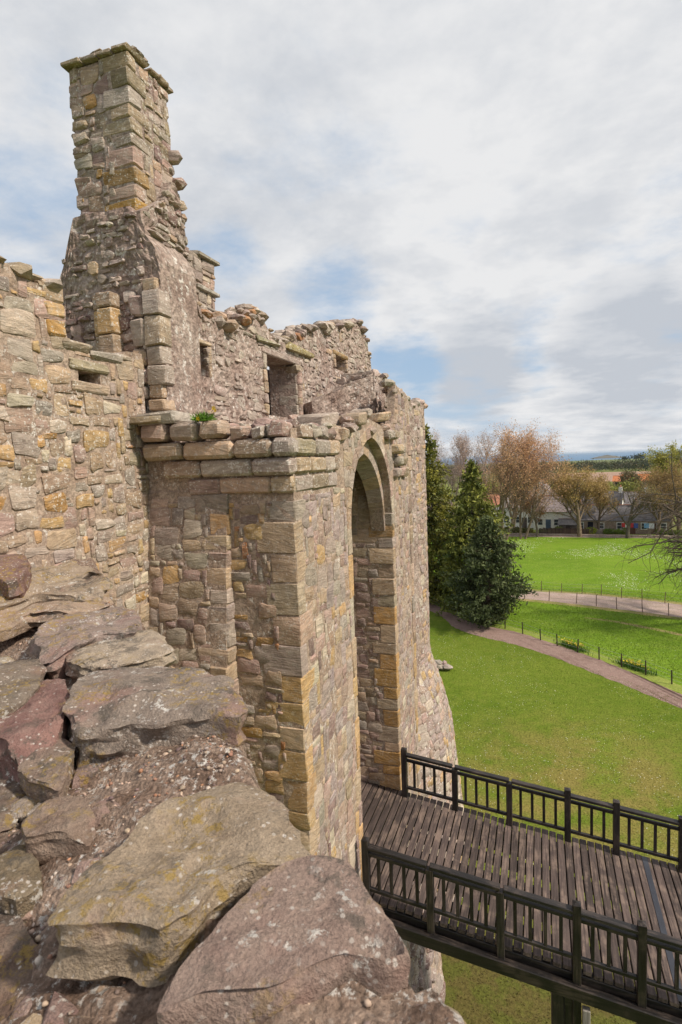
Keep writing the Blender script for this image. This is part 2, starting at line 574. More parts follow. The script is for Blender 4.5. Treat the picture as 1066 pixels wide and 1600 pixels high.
# stone colours (albedo)
GREY = (0.395, 0.320, 0.272)
TAN = (0.455, 0.325, 0.225)
OCHRE = (0.470, 0.270, 0.095)
GOLD = (0.520, 0.335, 0.160)
PINK = (0.435, 0.300, 0.250)
PURPLE = (0.290, 0.195, 0.175)
CREAM = (0.540, 0.450, 0.350)
OLIVE = (0.360, 0.275, 0.195)
RUST = (0.40, 0.19, 0.085)
LILAC = (0.380, 0.295, 0.275)


def pick(rng, table):
    r = rng.random() * sum(w for _, w in table)
    for c, w in table:
        r -= w
        if r <= 0:
            break
    k = rng.uniform(0.74, 1.08)
    return tuple(min(0.72, x * k * rng.uniform(0.96, 1.04)) for x in c) + (rng.random(),)


class Stones:
    """Collects single stones; the largest in view become parts of their own, the rest one infill."""
    def __init__(self):
        self.items = []

    def put(self, V, F, tint):
        V = np.asarray(V, float)
        c = V.mean(0)
        s = np.linalg.norm(V.max(0) - V.min(0)) / max(0.3, np.linalg.norm(c - CAM))
        self.items.append((s, V, F, tint))

    def emit(self, parent, name='stone', mat=None, limit=295, smooth=True):
        mat = mat or M_STONE
        self.items.sort(key=lambda t: -t[0])
        for s, V, F, t in self.items[:limit]:
            add(name, V, F, mat, parent, t, smooth)
        rest = Geo()
        for s, V, F, t in self.items[limit:]:
            rest.put(V, F, t)
        rest.build('stone_infill', mat, parent, smooth, 'stuff')


def plane_map(O, U, N, lean=None):
    O, U, N = np.array(O, float), np.array(U, float), np.array(N, float)

    def f(u, v, h):
        p = O + U * u + N * h
        p[2] = v
        if lean:
            p = p + N * lean(v)
        return p
    return f


def stone_geo(mp, u0, u1, v0, v1, proud, rng, round_=0.22, jit=0.10):
    w, h = u1 - u0, v1 - v0
    m = min(w, h)
    cu, cv = (u0 + u1) / 2, (v0 + v1) / 2
    pts = []
    cs = [(u0, v0, 1, 0, 0, 1), (u1, v0, 0, 1, -1, 0), (u1, v1, -1, 0, 0, -1), (u0, v1, 0, -1, 1, 0)]
    order = []
    for (x, y, sx, sy) in ((u0, v0, 1, 1), (u1, v0, -1, 1), (u1, v1, -1, -1), (u0, v1, 1, -1)):
        x += rng.uniform(-1, 1) * jit * m * 0.8
        y += rng.uniform(-1, 1) * jit * m * 0.8
        a, b = rng.uniform(0.4, 1.2) * round_ * m, rng.uniform(0.4, 1.2) * round_ * m
        order.append((x, y, sx, sy, a, b))
    seq = []
    for i, (x, y, sx, sy, a, b) in enumerate(order):
        pv, ph = (x, y + sy * b), (x + sx * a, y)
        seq += [pv, ph] if i in (0, 2) else [ph, pv]
        nx = order[(i + 1) % 4]
        if i in (0, 2):
            seq.append(((x + nx[0]) / 2, (y + nx[1]) / 2 + rng.uniform(-1, 1) * jit * m * 0.5))
    n = len(seq)
    V, F = [], []
    tilt_u, tilt_v = rng.uniform(-0.35, 0.35) * proud, rng.uniform(-0.35, 0.35) * proud
    for lvl, (sc, hh) in enumerate(((1.0, -0.05), (1.0, 0.55), (0.88, 1.0))):
        for (x, y) in seq:
            du, dv = (x - cu) * sc, (y - cv) * sc
            if lvl == 0:
                hgt = -0.05
            else:
                hgt = proud * hh * (1 + rng.uniform(-0.25, 0.25)) + tilt_u * du / (w / 2) + tilt_v * dv / (h / 2)
            V.append(mp(cu + du, cv + dv, hgt))
    V.append(mp(cu + rng.uniform(-0.1, 0.1) * w, cv + rng.uniform(-0.1, 0.1) * h, proud * rng.uniform(1.0, 1.35)))
    for l in (0, 1):
        for i in range(n):
            j = (i + 1) % n
            F.append((l * n + i, l * n + j, (l + 1) * n + j, (l + 1) * n + i))
    for i in range(n):
        F.append((2 * n + i, 2 * n + (i + 1) % n, 3 * n))
    return np.array(V), F


def pack(u0, u1, v0, v1, cw, ch, inside, rng, sizes):
    """Fill a wall with rectangles of mixed sizes on a fine grid, roughly coursed."""
    nu, nv = max(1, int(round((u1 - u0) / cw))), max(1, int(round((v1 - v0) / ch)))
    occ = np.zeros((nv, nu), bool)
    for j in range(nv):
        for i in range(nu):
            if not inside(u0 + (i + 0.5) * cw, v0 + (j + 0.5) * ch):
                occ[j, i] = True
    out = []
    for j in range(nv):
        i = 0
        while i < nu:
            if occ[j, i]:
                i += 1
                continue
            w, h = rng.choices([s[:2] for s in sizes], [s[2] for s in sizes])[0]
            while w > 1 and (i + w > nu or occ[j, i:i + w].any()):
                w -= 1
            while h > 1 and (j + h > nv or occ[j:j + h, i:i + w].any()):
                h -= 1
            occ[j:j + h, i:i + w] = True
            out.append((u0 + i * cw, u0 + (i + w) * cw, v0 + j * ch, v0 + (j + h) * ch))
            i += w
    return out


def lay(st, mp, u0, u1, v0, v1, cw, ch, inside, rng, sizes, table, gap=0.012, proud=(0.015, 0.04), warp=0.3, rnd=0.13, jit=0.16, skip=0.0):
    seed = rng.uniform(0, 50)
    for a, b, c, d in pack(u0, u1, v0, v1, cw, ch, inside, rng, sizes):
        g = gap * rng.uniform(0.6, 1.5)
        if skip and rng.random() < skip:
            continue
        wu = noise.noise(Vector((a * 0.7, c * 3.1, seed))) * warp * cw * 1.9
        wv = noise.noise(Vector((a * 1.6, c * 0.7, seed + 9))) * warp * ch * 1.3
        if b - a < 2.5 * g or d - c < 2.5 * g:
            continue
        V, F = stone_geo(mp, a + g + wu, b - g + wu, c + g + wv, d - g + wv, rng.uniform(*proud), rng, rnd, jit)
        st.put(V, F, pick(rng, table))


def slab(mp, u0, u1, vlo, vhi, res, thick, amp=0.012, fq=5.0):
    """A closed piece of walling between two curves, its face a little uneven."""
    nu = max(1, int(math.ceil((u1 - u0) / res)))
    us = np.linspace(u0, u1, nu + 1)
    nv = max(1, int(math.ceil(max(vhi(u) - vlo(u) for u in us) / res)))
    V, F = [], []
    for u in us:
        lo, hi = vlo(u), vhi(u)
        for j in range(nv + 1):
            v = lo + (hi - lo) * j / nv
            p = mp(u, v, 0.0)
            V.append(mp(u, v, amp * fbm(tuple(p * fq), 3) if amp else 0.0))
    n = len(V)
    s = nv + 1
    for u in us:
        V.append(mp(u, vlo(u), -thick))
        V.append(mp(u, vhi(u), -thick))
    for i in range(nu):
        for j in range(nv):
            a = i * s + j
            F.append((a, a + s, a + s + 1, a + 1))
        b = n + 2 * i
        F.append((b, b + 1, b + 3, b + 2))
        F.append((i * s, b, b + 2, (i + 1) * s))
        F.append((i * s + nv, (i + 1) * s + nv, b + 3, b + 1))
    F.append(tuple([j for j in range(nv, -1, -1)] + [n, n + 1]))
    e = nu * s
    F.append(tuple([e + j for j in range(nv + 1)] + [n + 2 * nu + 1, n + 2 * nu]))
    return V, F


def holed(geo, mp, u0, u1, vlo, vhi, holes, res, thick, amp=0.012, fq=5.0):
    cuts = sorted({u0, u1} | {h[0] for h in holes} | {h[1] for h in holes})
    for a, b in zip(cuts, cuts[1:]):
        hs = [h for h in holes if h[0] <= a + 1e-6 and h[1] >= b - 1e-6]
        lo = vlo
        for h in sorted(hs, key=lambda t: t[2]):
            geo.put(*slab(mp, a, b, lo, lambda u, q=h[2]: q, res, thick, amp, fq))
            lo = (lambda u, q=h[3]: q)
        geo.put(*slab(mp, a, b, lo, vhi, res, thick, amp, fq))


_HULL = {}


def rubble(c, size, rng, flat=1.0):
    """An angular lump: a jittered subdivided octahedron."""
    if 'o' not in _HULL:
        v = [(1, 0, 0), (-1, 0, 0), (0, 1, 0), (0, -1, 0), (0, 0, 1), (0, 0, -1)]
        f = [(0, 2, 4), (2, 1, 4), (1, 3, 4), (3, 0, 4), (2, 0, 5), (1, 2, 5), (3, 1, 5), (0, 3, 5)]
        mid = {}
        v = [np.array(x, float) for x in v]

        def m(a, b):
            k = (min(a, b), max(a, b))
            if k not in mid:
                mid[k] = len(v)
                q = v[a] + v[b]
                v.append(q / np.linalg.norm(q))
            return mid[k]
        nf = []
        for a, b, cc in f:
            x, y, z = m(a, b), m(b, cc), m(cc, a)
            nf += [(a, x, z), (x, b, y), (z, y, cc), (x, y, z)]
        _HULL['o'] = (np.array(v), nf)
    V, F = _HULL['o']
    P = np.sign(V) * np.abs(V) ** 0.72
    P = P * np.array([rng.uniform(0.78, 1.15) for _ in range(len(P))])[:, None]
    a = rng.uniform(0, 6.28)
    R = np.array([[math.cos(a), math.sin(a), 0], [-math.sin(a), math.cos(a), 0], [0, 0, 1]])
    s = np.array(size) if hasattr(size, '__len__') else np.array([size, size * rng.uniform(0.6, 0.95), size * 0.6 * flat])
    return np.asarray(c, float) + (P * s) @ R, F


# ------------------------------------------------------------------ setting: land, paths, sea
def sheet(name, pts, z, mat, kind='structure', sub=None):
    V = [(x, y, z) for x, y in pts]
    o = add(name, V, [tuple(range(len(V)))], mat, None, None, False)
    tag(o, kind=kind)
    return o


def strip(name, A, B, z, mat):
    A, B = smooth_line(A, 6), smooth_line(B, 6)
    jj = lambda q, k: (q[0] + 0.10 * noise.fractal(Vector((q[0] * 1.7, q[1] * 1.7, k)), 1.0, 2.0, 3), q[1] + 0.12 * noise.fractal(Vector((q[0] * 1.7, q[1] * 1.7, k + 9)), 1.0, 2.0, 3))
    V = [(*jj(q, 1), z) for q in A] + [(*jj(q, 4), z) for q in B]
    n = len(A)
    F = [(i, i + 1, n + i + 1, n + i) for i in range(n - 1)]
    o = add(name, V, F, mat, None, None, False)
    tag(o, kind='structure')
    return o


def smooth_line(P, k=6):
    P = [np.array(p, float) for p in P]
    out = []
    for i in range(len(P) - 1):
        p0, p1, p2, p3 = P[max(i - 1, 0)], P[i], P[i + 1], P[min(i + 2, len(P) - 1)]
        for j in range(k):
            t = j / k
            out.append(0.5 * ((2 * p1) + (p2 - p0) * t + (2 * p0 - 5 * p1 + 4 * p2 - p3) * t * t + (3 * p1 - p0 - 3 * p2 + p3) * t ** 3))
    out.append(P[-1])
    return [tuple(p) for p in out]


def build_land():
    xs = np.linspace(-6000, 6000, 41)
    ys = np.concatenate([np.linspace(-300, 600, 19), np.linspace(700, 4200, 15)])
    hz = prof([(-300, 0), (440, 0), (560, -3), (1200, -16), (2500, -27), (3300, -29.5), (3700, -34), (4200, -40)])
    V = [(x, y, hz(y)) for y in ys for x in xs]
    n = len(xs)
    F = [(j * n + i, j * n + i + 1, (j + 1) * n + i + 1, (j + 1) * n + i) for j in range(len(ys) - 1) for i in range(n - 1)]
    tag(add('ground', V, F, M_LAND, None, None, True), kind='structure')
    sheet('sea', [(-26000, 3300), (26000, 3300), (26000, 30000), (-26000, 30000)], -30, M_SEA)
    sheet('field', [(-40, -20), (60, -20), (60, 105), (-40, 105)], 0.004, M_FIELD)
    far = smooth_line([(-34, 84), (-20.5, 66), (-10.9, 54.6), (-7.9, 51.4), (-5.0, 48.4), (-1.3, 46.3), (1.8, 43.5), (4.9, 40.3), (7.9, 36.3), (12.6, 30.2), (20, 20)])
    near = [(-34, -15)] * len(far)
    L = [(x, y) for x, y in far]
    sheet('lawn', L + [(20, -18), (-34, -18)], 0.010, M_LAWN)
    inner = smooth_line([(-32, 72), (-20, 61), (-9.5, 50.9), (-6.1, 45.6), (-0.63, 42.0), (4.24, 37.1), (7.19, 33.8), (12, 28), (19, 18)])
    outer = smooth_line([(-33, 78), (-20, 65), (-10.2, 54.0), (-7.7, 50.6), (-5.03, 47.65), (-1.64, 45.9), (1.5, 43.1), (4.56, 39.9), (7.6, 35.9), (12.4, 29.8), (20, 19.2)])
    strip('path', inner, outer, 0.016, M_PATH)
    verge = [(x + 0.75, y + 0.75) for x, y in outer]
    strip('grass_verge', outer, verge, 0.013, M_MOWN)
    tn = smooth_line([(-40, 62), (-10, 58.2), (-0.82, 56.9), (5.2, 55.1), (11.1, 52.8), (20, 48), (50, 30)])
    tf = smooth_line([(-40, 66), (-10, 62.2), (-0.86, 60.5), (5.6, 59.6), (12.1, 57.2), (21, 52.5), (52, 35)])
    strip('track_verge', [(x, y - 0.9) for x, y in tn], [(x, y + 0.9) for x, y in tf], 0.008, M_VERGE)
    strip('farm_track', tn, tf, 0.012, M_TRACK)
    # worn earth line in the paddock
    strip('worn_earth', [(3.5, 51.2), (5.5, 50.4), (7.5, 49.2), (9.5, 47.9), (12, 46)], [(3.6, 51.5), (5.7, 50.9), (7.7, 49.8), (9.8, 48.4), (12, 46.5)], 0.007, M_VERGE)
    sheet('ploughed_field', [(5, 292), (140, 268), (210, 395), (8, 425)], 0.05, M_PLOUGH)
    sheet('pasture', [(-60, 215), (12, 240), (10, 300), (-60, 300)], 0.05, M_MOWN)
    strip('lane', [(-40, 102.6), (40, 99.5)], [(-40, 105.5), (40, 102.4)], 0.02, M_TRACK)
    # rocky island offshore
    V, F = [], []
    n, m = 40, 8
    for j in range(m + 1):
        t = j / m
        for i in range(n):
            a = 2 * math.pi * i / n
            k = 1 + 0.3 * noise.noise(Vector((math.cos(a) * 1.5, math.sin(a) * 1.5, 3)))
            rr = (1 - t) ** 0.8 * k
            V.append((400 + math.cos(a) * 105 * rr, 3900 + math.sin(a) * 60 * rr, -31 + 19 * t ** 0.75 * (1 + 0.3 * noise.noise(Vector((i * 0.4, j, 1))))))
    for j in range(m):
        for i in range(n):
            F.append((j * n + i, j * n + (i + 1) % n, (j + 1) * n + (i + 1) % n, (j + 1) * n + i))
    tag(add('island', V, F, M_BARK, None, (0.13, 0.115, 0.085, 0.5)), kind='structure')


build_land()

# ------------------------------------------------------------------ gatehouse
GX = -3.03          # plane of the gate front
YA = 6.80           # face looking back at the viewer
GZ = 6.5            # threshold
J0, J1 = 9.13, 11.98
rng = random.Random(7)


def arch_curve(y0, y1, zs, rise):
    w = y1 - y0
    R = (rise * rise + w * w / 4) / w

    def f(y):
        y = min(max(y, y0), y1)
        d = y - y0 if y <= (y0 + y1) / 2 else y1 - y
        return zs + math.sqrt(max(0.0, R * R - (R - d) ** 2))
    return f, R


arch1, R1_ = arch_curve(J0, J1, 12.85, 1.58)
arch2, R2_ = arch_curve(J0 + 0.03, J1 - 0.03, 12.45, 1.68)
m_gate = plane_map((GX, 0, 0), (0, 1, 0), (1, 0, 0))
m_faceA = plane_map((0, YA, 0), (1, 0, 0), (0, -1, 0))
m_block = plane_map((0, YA - 0.01, 0), (1, 0, 0), (0, -1, 0), lambda v: 0.105 * min(5.2, max(0.0, 13.65 - v)))
m_jamb = plane_map((0, J1, 0), (1, 0, 0), (0, -1, 0))
m_jambn = plane_map((0, J0, 0), (-1, 0, 0), (0, 1, 0))

GATE_T = [(PINK, 3), (LILAC, 4), (PURPLE, 2.0), (TAN, 1.5), (GREY, 2), (CREAM, 1.2), (GOLD, 0.6)]
FACE_T = [(GREY, 2.4), (PURPLE, 2.2), (TAN, 2.6), (PINK, 2.2), (OCHRE, 0.7), (GOLD, 1.2), (OLIVE, 0.6), (RUST, 0.25)]
QUOIN_T = [(GOLD, 3.4), (OCHRE, 2.6), (TAN, 3), (GREY, 1), (PINK, 1.6)]
JAMB_T = [(PURPLE, 3.2), (GREY, 1.5), (TAN, 1.0), (PINK, 1.2), (OLIVE, 1)]
BAND_T = [(GREY, 4), (TAN, 1.6), (PINK, 2), (OLIVE, 1.6)]
HARL_T = [((0.46, 0.37, 0.32), 4), ((0.40, 0.31, 0.27), 4), ((0.31, 0.225, 0.195), 2), ((0.50, 0.42, 0.36), 2), (TAN, 0.6), (GREY, 1)]


def build_gatehouse():
    t = thing('gatehouse', 'sandstone castle gatehouse pierced by a tall pointed arch where the timber bridge arrives', 'castle gatehouse', (-4.5, 9.5, 0))
    core = Geo()
    z0 = lambda u: 0.0
    gate_top = prof([(6.8, 14.45), (7.5, 14.5), (9.1, 14.55), (10.5, 14.78), (11.6, 14.66), (12.2, 14.72), (12.5, 15.0), (12.6, 15.7), (12.9, 15.62), (13.3, 15.5), (13.5, 15.62), (14.0, 15.42)])
    core.put(*slab(m_gate, YA, J0, z0, gate_top, 0.14, 0.17))
    core.put(*slab(m_gate, J0, J1, arch1, gate_top, 0.1, 0.17))
    core.put(*slab(m_gate, J1, 14.0, z0, gate_top, 0.14, 0.17))
    m2 = plane_map((GX - 0.172, 0, 0), (0, 1, 0), (1, 0, 0))
    core.put(*slab(m2, J0 - 0.3, J0, z0, lambda u: 14.4, 0.3, 1.7))
    core.put(*slab(m2, J0 + 0.03, J1 - 0.03, arch2, lambda u: 14.4, 0.1, 0.30))
    core.put(*slab(m2, J1, 14.0, z0, lambda u: 14.4, 0.3, 1.8))
    core.put(*box2((-5.0, J0 + 0.002, 14.26), (GX - 0.48, J1 - 0.002, 14.4), 0.01))
    # back of the recess, sides and the walk on top
    core.put(*box2((-5.3, J0 - 0.3, 0), (-5.0, J1 + 0.3, 14.3), 0.02))
    core.put(*slab(m_faceA, -4.12, GX, z0, lambda u: 14.35, 0.16, 0.6))
    core.put(*slab(m_block, -5.29, -4.02, lambda u: 0.0, lambda u: 13.66, 0.14, 0.9))
    core.put(*box2((-5.29, YA + 0.012, 0), (-4.13, YA + 0.6, 14.35), 0.01))
    core.put(*box2((-5.2, YA + 0.61, 13.9), (-3.37, J0 - 0.31, 14.36), 0.01))
    core.put(*box2((-5.2, J0 - 0.30, 14.405), (-3.36, 14.0, 14.55), 0.01))
    core.build('mortar_core', M_MORTAR, t, False)

    st = Stones()
    near_q = 0.16
    # gate front, near shoulder (rubble between the corner quoins and the jamb strip)
    lay(st, m_gate, YA + 0.26, J0 - 0.24, 5.0, 13.62, 0.11, 0.11, lambda u, v: True, rng,
        [(1, 1, 1.2), (2, 1, 2.2), (2, 2, 3.0), (3, 2, 2.4), (1, 2, 1.2), (2, 3, 1.4), (3, 1, 1.3), (3, 3, 1.4), (4, 3, 1.0), (3, 4, 0.8)], GATE_T, 0.009, (0.004, 0.014), 0.6, 0.16, 0.22, 0.05)
    # spandrels above the arch
    lay(st, m_gate, J0 - 0.3, 12.7, 13.3, 14.5, 0.16, 0.15, lambda u, v: v > arch1(u) + 0.33 if J0 < u < J1 else (v > 13.55 or u > J1 + 0.3), rng,
        [(1, 1, 1), (2, 1, 2), (2, 2, 2), (3, 2, 1)], [(PINK, 2), (TAN, 2), (GREY, 2), (CREAM, 2)], 0.006, (0.002, 0.012), 0.3)
    # far shoulder
    lay(st, m_gate, J1 + 0.24, 13.72, 5.0, 15.55, 0.12, 0.11, lambda u, v: v < gate_top(u) - 0.06, rng,
        [(1, 1, 1.2), (2, 1, 2.2), (2, 2, 3), (3, 2, 2), (1, 2, 1)], GATE_T, 0.010, (0.0, 0.014), 0.6, 0.18, 0.22, 0.15)
    # face beside the corner, and the buttress block
    lay(st, m_faceA, -4.02, GX - 0.34, 8.4, 13.55, 0.095, 0.08, lambda u, v: True, rng,
        [(2, 1, 2.2), (3, 1, 1.4), (3, 2, 3), (2, 2, 2), (4, 3, 2.2), (5, 3, 1.4), (4, 2, 1.6), (3, 3, 1.5), (1, 1, 1), (1, 2, .7)], FACE_T, 0.014, (0.006, 0.022), 0.6, 0.15, 0.22, 0.10)
    lay(st, m_block, -5.26, -4.34, 9.6, 13.6, 0.095, 0.085, lambda u, v: True, rng,
        [(2, 1, 2), (3, 1, 1.2), (3, 2, 3), (2, 2, 2), (3, 3, 2.6), (4, 3, 2), (5, 3, 1.2), (2, 3, 1.3), (1, 1, 0.8), (1, 2, 0.6)], [(GREY, 4), (TAN, 3), (PINK, 2), (OLIVE, .6), (PURPLE, .5), (GOLD, 1.2), (OCHRE, .3), (CREAM, 2)], 0.012, (0.006, 0.018), 0.6, 0.15, 0.2, 0.02)
    # far jamb of the recess
    lay(st, m_jamb, -4.95, -3.42, 6.55, 12.2, 0.12, 0.11, lambda u, v: True, rng,
        [(2, 1, 2), (3, 1, 1.5), (3, 2, 3.4), (2, 2, 2.5), (2, 3, 1), (1, 1, 0.5)], JAMB_T, 0.011, (0.0, 0.018), 0.5, 0.15, 0.2)
    lay(st, m_jamb, -4.95, -3.05, 12.2, 14.25, 0.16, 0.15, lambda u, v: u < -3.5 or v < 12.7, rng,
        [(2, 2, 3), (3, 2, 3), (2, 1, 1)], [(OLIVE, 3), (TAN, 1.5), (GREY, 1)], 0.006, (0.0, 0.012), 0.3, 0.12, 0.08)
    st.emit(t, 'stone', M_STONE_CLEAN, 300)

    # quoins of the corner: long on one face, short on the other, by turns
    q = Stones()
    z, k = 5.2, 0
    while z < 13.5:
        h = rng.uniform(0.24, 0.46)
        h = min(h, 13.6 - z)
        if h < 0.12:
            break
        la, lg = (rng.uniform(0.40, 0.62), rng.uniform(0.18, 0.26)) if k % 2 == 0 else (rng.uniform(0.28, 0.42), rng.uniform(0.30, 0.46))
        p = rng.uniform(0.004, 0.016)
        q.put(*box2((GX - la, YA - p, z + 0.005), (GX + p, YA + lg, z + h - 0.005), 0.014, 0.013, rng), pick(rng, QUOIN_T if z < 11.9 else [(GREY, 3), (TAN, 2), (GOLD, 1.2), (OLIVE, 1)]))
        z += h
        k += 1
    # quoins of the buttress block
    z, k = 9.4, 0
    while z < 13.55:
        h = min(rng.uniform(0.2, 0.36), 13.62 - z)
        if h < 0.1:
            break
        yl = YA - 0.105 * max(0, 13.65 - z - h / 2)
        la = rng.uniform(0.42, 0.6) if k % 2 == 0 else rng.uniform(0.26, 0.36)
        q.put(*box2((-4.02 - la + 0.03, yl - 0.012, z + 0.006), (-4.0 + rng.uniform(-0.006, 0.008), YA + 0.02, z + h - 0.006), 0.016, 0.014, rng),
              pick(rng, [(TAN, 3), (GOLD, 1.4), (GREY, 3), (PINK, 1)]))
        z += h
        k += 1
    # edge stones of the gate opening
    for yj, sg in ((J0, -1), (J1, 1)):
        z, k = 6.45, 0
        while z < 12.8:
            h = min(rng.uniform(0.22, 0.42) if sg > 0 else rng.uniform(0.34, 0.75), 12.88 - z)
            if h < 0.1:
                break
            lf = rng.uniform(0.20, 0.27) if k % 2 else rng.uniform(0.14, 0.2)
            lj = rng.uniform(0.42, 0.60) if k % 2 == 0 else rng.uniform(0.28, 0.4)
            p = rng.uniform(0.008, 0.02)
            q.put(*box2((GX - lj, yj - sg * p, z + 0.006), (GX + p, yj + sg * lf, z + h - 0.006), 0.016, 0.008, rng),
                  pick(rng, ([(OCHRE, 3), (GOLD, 2.4), (TAN, 2), (PINK, 1), (OLIVE, .6)] if z < 10.4 else [(TAN, 2), (GREY, 1.6), (OLIVE, 1.6), (GOLD, 0.8)]) if sg > 0 else [(GOLD, 2), (TAN, 3), (CREAM, 2), (PINK, 1.4)]))
            z += h
            k += 1
    # far edge of the front
    z = 4.0
    while z < 14.9:
        h = rng.uniform(0.25, 0.5)
        q.put(*box2((GX - 0.35, 14.0 - rng.uniform(0.16, 0.3), z + 0.008), (GX + rng.uniform(0.01, 0.03), 14.02, z + h - 0.008), 0.02, 0.014, rng),
              pick(rng, [(TAN, 2), (GREY, 2), (PINK, 2), (GOLD, 1)]))
        z += h
    q.emit(t, 'quoin', M_STONE_CLEAN, 300)

    # arch stones, two orders
    vs = Stones()

    def ring(y0, y1, zs, rise, R, x0, x1, depth, n, table, splay=0.0):
        mid = (y0 + y1) / 2
        for side in (-1, 1):
            cy = y0 + R if side < 0 else y1 - R
            amax = math.acos(max(-1, (R - (mid - y0)) / R))
            for i in range(n):
                a0, a1 = amax * i / n, amax * (i + 1) / n
                pts = []
                for a, r in ((a0, R), (a1, R), (a1, R + depth), (a0, R + depth)):
                    pts.append((cy + side * math.cos(a) * r, zs + math.sin(a) * r))
                if i == n - 1:
                    pts[2] = (mid + side * 0.004, pts[2][1] + 0.06)
                cpt = np.mean(pts, axis=0)
                P = [cpt + (np.array(p) - cpt) * 0.985 for p in pts]
                b = 0.012
                V, F = [], []
                for li, (x, sc) in enumerate(((x0, 1.0), (x1 - b, 1.0), (x1, 0.95))):
                    for e, p in enumerate(P):
                        q = cpt + (p - cpt) * sc
                        if splay and li == 0 and e < 2:      # soffit narrows inwards
                            fa = (a0, a1)[e] / amax
                            q = np.array([q[0] - side * splay * 0.6 * min(1.0, 1.6 * fa) * (1 - 0.8 * fa), q[1] - splay * fa])
                        V.append((x, q[0], q[1]))
                for l in (0, 1):
                    for e in range(4):
                        e2 = (e + 1) % 4
                        F.append((l * 4 + e, l * 4 + e2, l * 4 + 4 + e2, l * 4 + 4 + e))
                F += [(8, 9, 10, 11), (3, 2, 1, 0)]
                vs.put(np.array(V), F, pick(rng, table))
    ring(J0, J1, 12.85, 1.58, R1_, GX - 0.172, GX + 0.012, 0.2, 7, [(TAN, 2), (GREY, 2), (CREAM, 1.5), (PINK, 1.5)])
    ring(J0 + 0.03, J1 - 0.03, 12.45, 1.68, R2_, GX - 0.47, GX - 0.155, 0.2, 7, [(OLIVE, 2), (TAN, 2), (GREY, 2)], 0.15)
    vs.emit(t, 'arch_stone', M_STONE_CLEAN, 300, False)

    # corbelled bands round the wall head
    bd = Stones()
    bands = [(14.33, 14.10, 0.20, -5.22, 8.5), (14.075, 13.86, 0.135, -4.95, 8.5), (13.83, 13.62, 0.07, -4.6, 8.5)]
    for bi, (zt, zb, pr, xs, ye) in enumerate(bands):
        x = xs
        while x < GX + pr * 0.5 - 0.02:
            w = rng.uniform(0.4, 0.85)
            x2 = min(x + w, GX + pr * 0.5)
            if GX + pr * 0.5 - x2 < 0.14:
                x2 = GX + pr * 0.5
            dz, dp = rng.uniform(-0.006, 0.006), rng.uniform(-0.02, 0.015)
            bd.put(*box2((x + 0.004, YA - pr - dp, zb + dz), (x2 - 0.004, YA + 0.05, zt + dz), 0.05, 0.009, rng), pick(rng, BAND_T))
            x = x2
        y = YA + 0.05
        while y < ye - 0.1:
            w = rng.uniform(0.35, 0.75)
            y2 = min(y + w, ye)
            dz, dp = rng.uniform(-0.006, 0.006), rng.uniform(-0.02, 0.015)
            bd.put(*box2((GX - 0.06, y + 0.008, zb + dz), (GX + pr * 0.5 + dp * 0.5, y2 - 0.008, zt + dz), 0.05, 0.009, rng), pick(rng, BAND_T))
            y = y2
    # stub ends beyond the arch
    for zt, zb, pr, y0, y1 in ((14.62, 14.43, 0.16, 11.5, 12.3), (14.335, 14.12, 0.22, 12.1, 12.65), (14.06, 13.85, 0.19, 12.25, 13.0), (13.81, 13.6, 0.13, 12.2, 13.4)):
        y = y0
        while y < y1 - 0.12:
            y2 = min(y + rng.uniform(0.3, 0.5), y1)
            bd.put(*box2((GX - 0.06, y + 0.008, zb), (GX + pr, y2 - 0.008, zt), 0.06, 0.02, rng), pick(rng, BAND_T))
            y = y2
    # top course: moulded stones, then separate corbel tails with gaps
    for x0, x1, p in ((-5.20, -4.78, 0.25), (-4.76, -4.30, 0.24), (-4.28, -3.92, 0.23)):
        bd.put(*box2((x0, YA - p, 14.36), (x1 - 0.01, YA + 0.1, 14.60), 0.05, 0.018, rng), pick(rng, BAND_T))
    x = -3.84
    while x < -3.05:
        w = rng.uniform(0.14, 0.26)
        bd.put(*box2((x, YA - 0.12 - rng.uniform(0, 0.06), 14.345), (x + w, YA + 0.1, 14.53 + rng.uniform(-0.03, 0.05)), 0.025, 0.028, rng), pick(rng, [(TAN, 2), (GREY, 2), (PINK, 2), (GOLD, 1.2)]))
        x += w + rng.uniform(0.03, 0.09)
    y = 7.0
    while y < 8.9:
        w = rng.uniform(0.2, 0.45)
        bd.put(*box2((GX - 0.25, y, 14.345), (GX + 0.08 + rng.uniform(-0.05, 0.04), y + w, 14.50 + rng.uniform(-0.04, 0.04)), 0.03, 0.03, rng), pick(rng, BAND_T))
        y += w + rng.uniform(0.02, 0.1)
    bd.put(*box2((-5.28, YA - 0.24, 14.61), (-4.62, YA + 0.35, 14.76), 0.05, 0.02, rng), (0.40, 0.35, 0.30, 0.3))
    bd.put(*box2((-5.30, YA - 0.32, 14.62), (-4.80, YA - 0.25, 14.71), 0.03, 0.012, rng), (0.33, 0.26, 0.17, 0.7))
    bd.emit(t, 'corbel_stone', M_STONE, 300)

    # broken masonry lying along the wall head
    rb = Stones()
    for i in range(150):
        y = rng.uniform(6.75, 12.4)
        x = rng.uniform(-4.7, -3.1)
        if y > 7.6:
            x = rng.uniform(-4.2, -3.0)
        s = rng.uniform(0.07, 0.2)
        rb.put(*rubble((x, y, (14.42 if y < J0 - 0.3 else 14.6) + rng.uniform(-0.04, 0.13)), s, rng, 0.9), pick(rng, [(PURPLE, 4), (PINK, 2), (GREY, 1.6), (OLIVE, 1.2)]))
    for i in range(22):   # ragged crest of the far shoulder
        y = rng.uniform(12.6, 14.0)
        rb.put(*rubble((rng.uniform(-3.35, -3.1), y, gate_top(y) + 0.02), rng.uniform(0.08, 0.16), rng), pick(rng, HARL_T))
